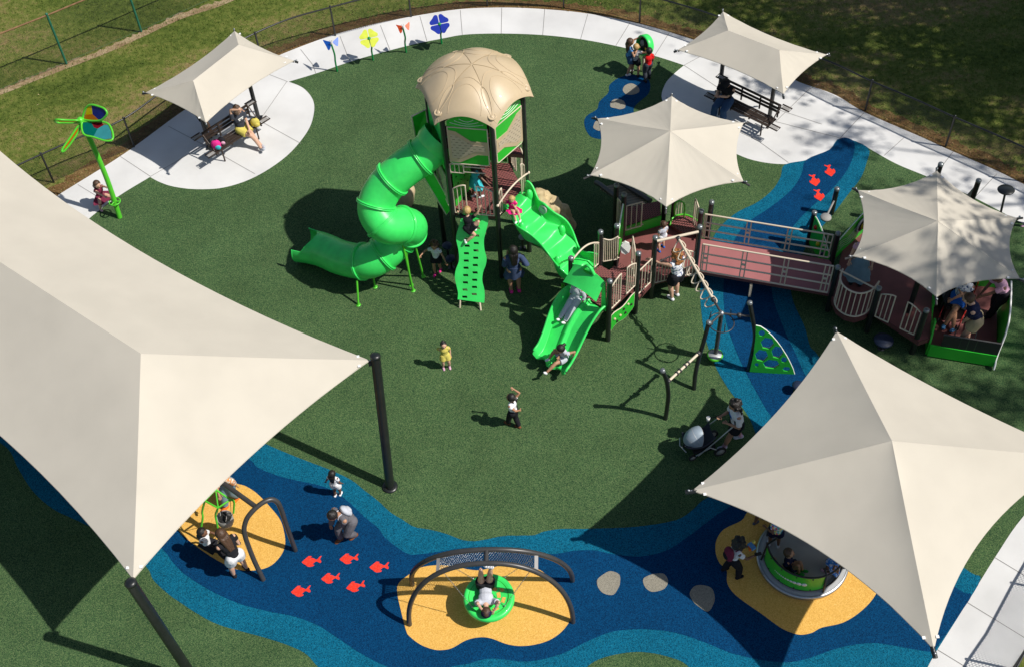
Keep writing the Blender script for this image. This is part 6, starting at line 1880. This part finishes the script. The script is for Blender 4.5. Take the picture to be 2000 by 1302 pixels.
bag((470, 258), .47, .20, CHP, CNV, 'bright pink and purple toy bag beside the seated woman', 'toy_bag', 'bag')
bag((500, 246), .47, .26, CYL, CYL, 'yellow pouch bag on the bench at the woman\'s side', 'pouch_bag', 'bag')

# girl at the flower totem
c0 = G(203, 398); pv = c0 + TOPZ * .30
person('small girl in a maroon dress squatting behind the lime green flower pole', 1.15, 135, pel=pv, lf=pv + Vector((.26, -.02, -.25)), rf=pv + Vector((-.04, -.24, -.25)), lh=V(216, 368, .85), rh=V(219, 393, .56), lean=(0, .15), skin='light', hair=('long', 'brown'), top=(CMR, .1), bottom=('skirt', CMR), shoes=CPK, child=True, knee=Vector((.3, -.3, 1)))

# three children at the drum
person('girl in a sky blue top and denim shorts at the green drum', 1.22, 75, feet=[(1231, 139), (1225, 148)], lh=dwc + Vector((-.14, .18, .14)), rh=dwc + Vector((-.24, -.18, -.04)), skin='tan_', hair=('long', 'brown'), top=(CSB, .3), bottom=('shorts', CJN), shoes=CW, child=True)
person('boy in a striped grey shirt and black shorts reaching into the green drum', 1.10, 20, feet=[(1234, 144), (1246, 150)], lh=dwc + Vector((-.20, -.14, .02)), rh=dwc + Vector((.08, -.20, .06)), skin='tan_', hair=('short', 'blond'), top=(CST, .5), bottom=('shorts', CBK), shoes=CBK, child=True)
person('boy in a red shirt and dark leggings beside the green drum', 1.14, 335, feet=[(1261, 161), (1268, 153)], lh=dwc + Vector((.06, -.26, -.08)), skin='dark', hair=('short', 'black'), top=(CRD, .7), bottom=('trousers', CDG), shoes=CBK, child=True)

# right pad bench
s0, s1 = V(1392, 196, .45), V(1500, 249, .45); bdv = (s1 - s0).normalized(); bf = Vector((bdv.y, -bdv.x, 0)); by = yaw_of(bf)
pv = s0.lerp(s1, .19) - bf * .16; pv.z = .56
person('seated man in a black tee, black cap and jeans looking down at a phone', 1.78, by, pel=pv, lf=pv + bf * .42 + bdv * .24 - TOPZ * .48, rf=pv + bf * .44 - bdv * .10 - TOPZ * .48, lean=(0, .12), lh=pv + bf * .32 + TOPZ * .28 + bdv * -.06, rh=pv + bf * .34 + TOPZ * .28 - bdv * .12,
       skin='light', hair=('short', 'black'), hat=CBK, top=(CBK, .6), bottom=('trousers', CJN), shoes=CLG, look=(0, 35), knee=TOPZ + bf)

# on the tower
person('girl in a turquoise dress standing on the tower deck', 1.12, 65, feet=[(923, 384), (938, 386)], z0=DZ, rh=V(955, 362, DZ + .62), lh=V(951, 345, DZ + .72), lean=(0, .15), skin='dark', hair=('curly', 'black'), top=(CTQ, .3), bottom=('dress', CTQ), shoes=CW, child=True, look=(0, 20))
pv = V(1001, 409, DZ + .14)
person('blond toddler in a magenta dress sitting at the top of the bumpy slide', .92, 190, pel=pv, lf=pv + Vector((.16, -.26, -.10)), rf=pv + Vector((.06, -.30, -.10)), lh=V(1003, 402, DZ + .36), rh=V(988, 398, DZ + .38), skin='light', hair=('long', 'blond'), top=(CMG, .3), bottom=('skirt', CMG), shoes=CW, child=True, knee=TOPZ, look=(0, 25))
pv = W_(690, 245) + nn * -.02; pv = pv - nn * .16 if nn.y > 0 else pv + nn * .16
nrm_w = nn if nn.z > 0 else -nn
pv = W_(690, 250) + nrm_w * .15
person('boy in a black tee and shorts climbing the slotted green wall', 1.15, 8, pel=pv, lf=W_(662, 415) + nrm_w * .06, rf=W_(770, 262) + nrm_w * .08, lh=W_(640, 60) + nrm_w * .10, rh=V(937, 407, DZ + .40), lean=(-.05, .30), skin='light', hair=('short', 'blond'), top=(CBK, .6), bottom=('shorts', CBK), shoes=CW, child=True, knee=Vector((.8, .1, .5)), toe=Vector((.25, .8, .3)))
# ground, middle
person('girl with curly hair in a white tee running out from under the tower', 1.12, 195, feet=[(861, 527), (850, 536)], lh=V(871, 513, .55), rh=V(822, 499, .72), lean=(0, .08), skin='tan_', hair=('curly', 'brown'), top=(CW, .4), bottom=('shorts', CBK), shoes=CHP, child=True)
person('woman in a navy blue dress with her back turned, near the tower post', 1.66, 352, feet=[(999, 570), (1014, 568)], lh=V(990, 500, 1.18), rh=V(1018, 512, 1.0), skin='tan_', hair=('long', 'black'), top=(CNB, 1.6), bottom=('dress', CNB), shoes=CHP)
person('toddler in a yellow top walking alone on the green rubber', .95, 168, feet=[(878, 716), (866, 718)], lh=V(880, 692, .45), rh=V(864, 684, .62), skin='light', hair=('bun', 'black'), top=(CYL, .7), bottom=('shorts', CYL), shoes=CPK, child=True)
p = person('child in a pale top and black leggings walking with one arm raised', 1.18, 300, feet=[(993, 827), (1014, 834)], rh=V(1004, 760, 1.16), lh=V(1014, 801, .62), lean=(0, .05), skin='tan_', hair=('pony', 'black'), top=(CW, .4), bottom=('trousers', CBK), shoes=CBR, child=True)
# deck
person('small boy in a grey shirt and blue shorts on the low maroon deck', .98, 330, feet=[(1288, 492), (1296, 483)], z0=LZ, skin='light', hair=('short', 'brown'), top=(CLG, .5), bottom=('shorts', CW), shoes=CBL, child=True)
person('woman with ginger curls in a white floral top leaning on the deck rail', 1.68, 325, feet=[(1312, 585), (1322, 576)], lh=V(1270, 508, 1.18), rh=V(1300, 512, 1.22), lean=(0, .12), skin='light', hair=('curly', 'ginger'), top=(CFL, .0), bottom=('shorts', CBK), shoes=CW, slim=1.1)
# double slide
def on_slide(u, t, dz): q = ds_fn(u, t); return q + TOPZ * dz
fw_s = -(-sn); 
p15 = on_slide(.30, .12, .12)
person('child in pale grey trousers and white shoes starting down the double slide', 1.25, yaw_of(sn), pel=p15, lf=on_slide(.36, .44, .07), rf=on_slide(.22, .42, .07), lean=(0, -.25), skin='tan_', hair=('short', 'black'), top=(CLG, 1.5), bottom=('trousers', CLG), shoes=CW, child=True, knee=TOPZ)
p16 = on_slide(.70, .78, .10)
person('girl in a pale grey tee sliding off the end of the double slide', 1.22, yaw_of(sn) + 10, pel=p16, lf=on_slide(.60, 1.0, .10) + sn * .22, rf=on_slide(.42, .92, .12), lh=on_slide(.97, .76, .04), rh=p16 + sn * .18 + TOPZ * .18, lean=(-.12, .18), skin='tan_', hair=('pony', 'black'), top=(CLG, .4), bottom=('shorts', CLG), shoes=CW, child=True, knee=TOPZ, look=(0, 25))

# stroller and mother
hA, hB = V(1400, 813, 1.0), V(1412, 829, 1.0)
p = person('woman in a white tee with dark curls pushing a stroller', 1.66, 262, feet=[(1414, 874), (1446, 853)], rh=hA + Vector((.10, .0, .02)), lh=hB + Vector((.12, .0, .02)), lean=(0, .18), skin='tan_', hair=('curly', 'black'), top=(CW, .8), bottom=('shorts', CBK), shoes=CLG, socks=CPK, slim=1.12, belly=.03)
for k in range(3):
    t = MB(); c = p['neck'] - p['T'] * (.13 + .04 * k) + p['N'] * .135; t.box(c, (.15, .01, .022), Matrix((p['S'], p['N'], p['T'])).transposed()); t.build('shirt_print', 'cloth_blue', p['root'])
stc = G(1373, 878); st_ = thing('stroller', 'grey baby stroller with a silver sun hood', 'stroller', stc)
hm_ = (hA + hB) / 2
sf = stc - Vector((hm_.x, hm_.y, 0)); sf.z = 0; sf.normalize(); ss = Vector((-sf.y, sf.x, 0))
def SP(f, s, z): return Vector((stc.x, stc.y, 0)) + sf * f + ss * s + TOPZ * z
for f, s, r in ((.32, .18, .09), (.32, -.18, .09), (-.30, .24, .14), (-.30, -.24, .14)):
    t = MB(); ax = ss; t.lathe([(r * .72, -.02), (r, -.02), (r, .02), (r * .72, .02), (r * .72, -.02)], SP(f, s, r), 20, axis=ax); w_ = t.build('wheel', 'blackmat', st_)
    t = MB(); t.lathe([(r * .7, -.012), (r * .7, .012), (.0, .02)], SP(f, s, r), 16, axis=ax); t.build('hub', 'greyplate', w_)
t = MB()
for s in (-.22, .22):
    t.tube([SP(-.30, s, .14), SP(-.05, s, .38), SP(.32, s * .8, .09)], .014, 8); t.tube([SP(.20, s * .9, .14), SP(-.20, s, .62), SP(-.58, s * .9, 1.0)], .015, 8)
t.build('frame', 'steel', st_)
t = MB(); t.tube([SP(-.58, -.2, 1.0), SP(-.64, 0, 1.01), SP(-.58, .2, 1.0)], .02, 8); t.build('handle_bar', 'blackmat', st_)
t = MB(); t.grid(lambda u, v: SP(-.16 + .62 * v, (u - .5) * .42, .34 + .26 * (2 * v - 1) ** 2 * (1 if v < .5 else .5) + .14 * (2 * u - 1) ** 4), 16, 16); o = t.build('seat', CDG, st_); thicken(o, .03, 0)
t = MB(); t.box(SP(.05, 0, .26), (.5, .36, .1), Matrix((sf, ss, TOPZ)).transposed()); t.build('basket', CBK, st_)
def hood_f(u, v):
    a = pi * u; b2 = radians(-5 + 105 * v)
    return SP(.16 + .33 * cos(b2) * sin(a) * 1.0, -.23 * cos(a), .56 + .30 * sin(a) * sin(b2) * 1.0 + .0)
t = MB(); t.grid(hood_f, 18, 14); o = t.build('sun_hood', mat('silver_cloth', (.27, .33, .39), rough=.5, metal=.1, var=.05, scale=8).name, st_); thicken(o, .012, 0)
for v in (0, .33, .66, 1):
    t = MB(); t.tube([hood_f(k / 18, v) for k in range(19)], .008, 6); t.build('hood_rib', 'wheelrim', o)
t = MB(); t.tube([SP(.50, -.2, .42), SP(.58, 0, .44), SP(.50, .2, .42)], .014, 8); t.build('bumper_bar', 'steel', st_)
cupc = V(1383, 818, .92); t = MB(); t.lathe([(.0, -.05), (.03, -.05), (.042, .07), (.036, .07), (.03, .0), (0, .0)], cupc, 16); cup = t.build('cup', 'white'); tag(cup, 'white paper cup in the holder on the stroller handle', 'cup')
t = MB(); t.tube([cupc - TOPZ * .01, SP(-.5, -.2, .93)], .01, 6); t.build('cup_holder', 'blackmat', st_)

# lower left
person('toddler in a white romper walking away on the light blue rubber', .95, 20, feet=[(655, 968), (665, 966)], lean=(0, .03), lh=V(636, 940, .45), rh=V(668, 943, .45), skin='dark', hair=('long', 'black'), top=(CW, .4), bottom=('shorts', CW), shoes=CW, child=True)
p = person('crouching woman in grey hooded jacket and trousers carrying a backpack', 1.62, 232, feet=[(694, 1046), (666, 1053)], pel=V(683, 1012, .72), lean=(0, .55), rh=V(646, 1026, .55), lh=V(664, 1026, .55), skin='tan_', hair=('bun', 'black'), top=(CGY, 1.9), bottom=('trousers', CGY), shoes=CBR, slim=1.0, look=(0, 20))
backpack(p, CLG, .85, 'grey backpack on the back of the crouching woman', CLG)
pv = st_c + TOPZ * .10
person('girl in a white tee with long dark hair on the swing seat', 1.18, 105, pel=pv, lf=pv + Vector((.38, -.05, -.30)), rf=pv + Vector((.34, -.20, -.30)), lh=V(427, 1044, .62), rh=V(392, 1040, .66), skin='dark', hair=('long', 'black'), top=(CW, .4), bottom=('trousers', CBK), shoes=CBK, child=True, knee=TOPZ + Vector((.4, 0, 0)))
person('woman in black top and white shorts leaning over the girl on the swing', 1.64, 318, feet=[(458, 1124), (483, 1111)], lean=(0, .42), lh=V(428, 1048, .72), rh=V(450, 1062, .85), skin='light', hair=('long', 'brown'), top=(CBK, .4), bottom=('shorts', CW), shoes=CBK)
person('person in an orange plaid shirt and pale jeans behind the swing beam', 1.66, 215, feet=[(466, 971), (442, 992)], lean=(0, .35), lh=V(460, 946, .75), rh=V(430, 972, 1.0), skin='tan_', hair=('long', 'black'), top=(CPL, 1.5), bottom=('trousers', CDN), shoes=COR)
# boy lying on the disc swing
pv = mc + Vector((-.06, .22, .13))
person('boy lying back on the disc swing, feet up on the net, in a grey shirt', 1.50, 0, pel=pv, basis=(Vector((-1, 0, 0)), Vector((0, .05, 1)), Vector((0, -1, .05))), lf=V(960, 1090, 1.72), rf=V(938, 1092, 1.72),
       lh=mc + Vector((.10, -.36, .16)), rh=mc + Vector((-.14, -.34, .16)), skin='light', hair=('short', 'brown'), hat=CNV, top=(CLG, .6), bottom=('shorts', CBK), shoes=CW, knee=Vector((0, -.4, 1)), look=(0, 10))
# merry go round
p = person('child with an afro in a white tee and black trousers beside the merry go round', 1.36, 72, feet=[(1413, 1112), (1441, 1128)], rh=V(1474, 1084, .82), lh=V(1466, 1066, .92), lean=(0, .14), skin='dark', hair=('afro', 'black'), top=(CW, .5), bottom=('trousers', CBK), shoes=CBK, child=True)
backpack(p, CMR, .9, 'maroon backpack worn by the child beside the merry go round', CBK)
ph = p['rh'] + Vector((.07, .02, .02)); t = MB(); t.box(ph, (.14, .07, .012), Matrix.Rotation(.2, 3, 'Z')); ph_o = t.build('phone', 'blackmat'); tag(ph_o, 'black phone held out by the child with the maroon backpack', 'phone')
tg = V(1468, 1066, .95); gun = thing('toy_blaster', 'blue and orange plastic toy carried by the child with the maroon backpack', 'toy', tg)
t = MB(); t.box(tg, (.10, .16, .05), Matrix.Rotation(.5, 3, 'Z')); t.build('toy_body', CSB, gun); t = MB(); t.ball(tg + Vector((.05, .08, .03)), .04, 10); t.build('toy_tip', CYL, gun); t = MB(); t.box(tg - Vector((.04, .02, .01)), (.05, .12, .06)); t.build('toy_grip', COR, gun)
person('child in a tie dyed tee with back turned on the merry go round', 1.15, 5, feet=[(1502, 1062), (1519, 1066)], z0=.13, lh=V(1497, 1030, .95), skin='dark', hair=('short', 'black'), top=(CTD, .6), bottom=('shorts', CNV), shoes=CLG, child=True, slim=1.15)
pv = V(1540, 1107, .27)
person('boy in a navy shirt sitting against the green wall of the merry go round', 1.2, 110, pel=pv, lf=V(1567, 1112, .20), rf=V(1560, 1118, .22), rh=V(1515, 1095, .5), lh=V(1545, 1098, .5), lean=(-.1, -.15), skin='tan_', hair=('short', 'brown'), top=(CNV, .5), bottom=('shorts', CNV), shoes=CGR, child=True, knee=TOPZ)
person('small child in blue floral dress crouched at the right rail of the merry go round', 1.0, 95, feet=[(1607, 1113), (1614, 1118)], z0=.13, pel=V(1618, 1100, .42), lf=None, lean=(0, .45), lh=V(1636, 1112, .42), rh=V(1634, 1116, .4), skin='dark', hair=('pony', 'black'), top=(CBF, .3), bottom=('dress', CBF), shoes=CPK, child=True)
person('child walking behind the merry go round, only legs seen below the sail', 1.2, 60, feet=[(1474, 1022), (1492, 1012)], skin='dark', hair=('short', 'black'), top=(CGY, .5), bottom=('shorts', CGY), shoes=CGY, child=True)
# glider
wcz = .34; wc0 = V(1862, 612, wcz)
wch = thing('wheelchair', 'black and red wheelchair on the glider floor', 'wheelchair', wc0)
wf = Vector((-.55, -.83, 0)).normalized(); wsd = Vector((wf.y, -wf.x, 0))
def WP(f, s, z): return Vector((wc0.x, wc0.y, wcz)) + wf * f + wsd * s + TOPZ * z
for s in (-.3, .3):
    t = MB(); t.tube([WP(-.1, s, .3) + (wf * cos(k) + TOPZ * sin(k)) * .29 for k in [2 * pi * j / 28 for j in range(28)]], .016, 8, closed=True)
    w_ = t.build('wheel', 'blackmat', wch)
    t = MB()
    for k in range(8): t.tube([WP(-.1, s, .3), WP(-.1, s, .3) + (wf * cos(k * pi / 4) + TOPZ * sin(k * pi / 4)) * .28], .003, 4)
    t.build('spoke_set', 'steel', w_)
    t = MB(); t.lathe([(.04, -.015), (.07, -.015), (.07, .015), (.04, .015)], WP(.42, s * .8, .07), 14, axis=wsd); t.build('caster', 'blackmat', wch)
    t = MB(); t.tube([WP(-.3, s * .85, .95), WP(-.25, s * .85, .3), WP(.35, s * .8, .3), WP(.42, s * .8, .1)], .014, 8); t.build('frame', 'red', wch)
t = MB(); t.box(WP(.0, 0, .46), (.46, .46, .06), Matrix((wf, wsd, TOPZ)).transposed()); t.build('seat', CBK, wch)
t = MB(); t.box(WP(-.26, 0, .72), (.05, .46, .5), Matrix((wf, wsd, TOPZ)).transposed()); t.build('backrest', CBK, wch)
pv = WP(-.05, 0, .57)
person('person in patterned white shirt and blue shorts seated in the wheelchair', 1.68, yaw_of(wf), pel=pv, lf=WP(.50, .06, .08), rf=WP(.50, -.14, .08), lh=WP(.25, .1, .72), rh=WP(.2, -.22, .66), skin='tan_', hair=('short', 'brown'), top=(CFL, .6), bottom=('shorts', CBL), shoes=CSB, knee=TOPZ + wf, toe=wf)
person('man in a navy tee and khaki shorts bending beside the wheelchair', 1.82, 282, feet=[(1870, 672), (1888, 668)], z0=.34, lean=(0, .5), lh=V(1878, 632, .95), rh=V(1905, 640, 1.0), skin='light', hair=('short', 'brown'), top=(CNV, .7), bottom=('shorts', CKH), shoes=CBK, slim=1.1)
person('person in a pale pink shirt leaning in from the back of the glider', 1.66, 262, feet=[(1930, 620), (1938, 612)], z0=.34, lean=(0, .55), lh=V(1900, 585, 1.1), rh=V(1902, 590, 1.0), skin='dark', hair=('short', 'brown'), top=(CPK, .7), bottom=('trousers', CBK), shoes=CBK, slim=1.1)
person('person in a long pale blue skirt on the deck beyond the bay rail', 1.64, 200, feet=[(1662, 549), (1680, 552)], z0=LZ, skin='light', hair=('long', 'brown'), top=(CPK, .4), bottom=('long_skirt', CDN), shoes=CBK)
person('child in brown standing by the walkway at the far right', 1.15, 270, feet=[(2002, 442), (2008, 437)], skin='tan_', hair=('short', 'ginger'), top=(CKH, .5), bottom=('shorts', CDG), shoes=CPK, child=True)
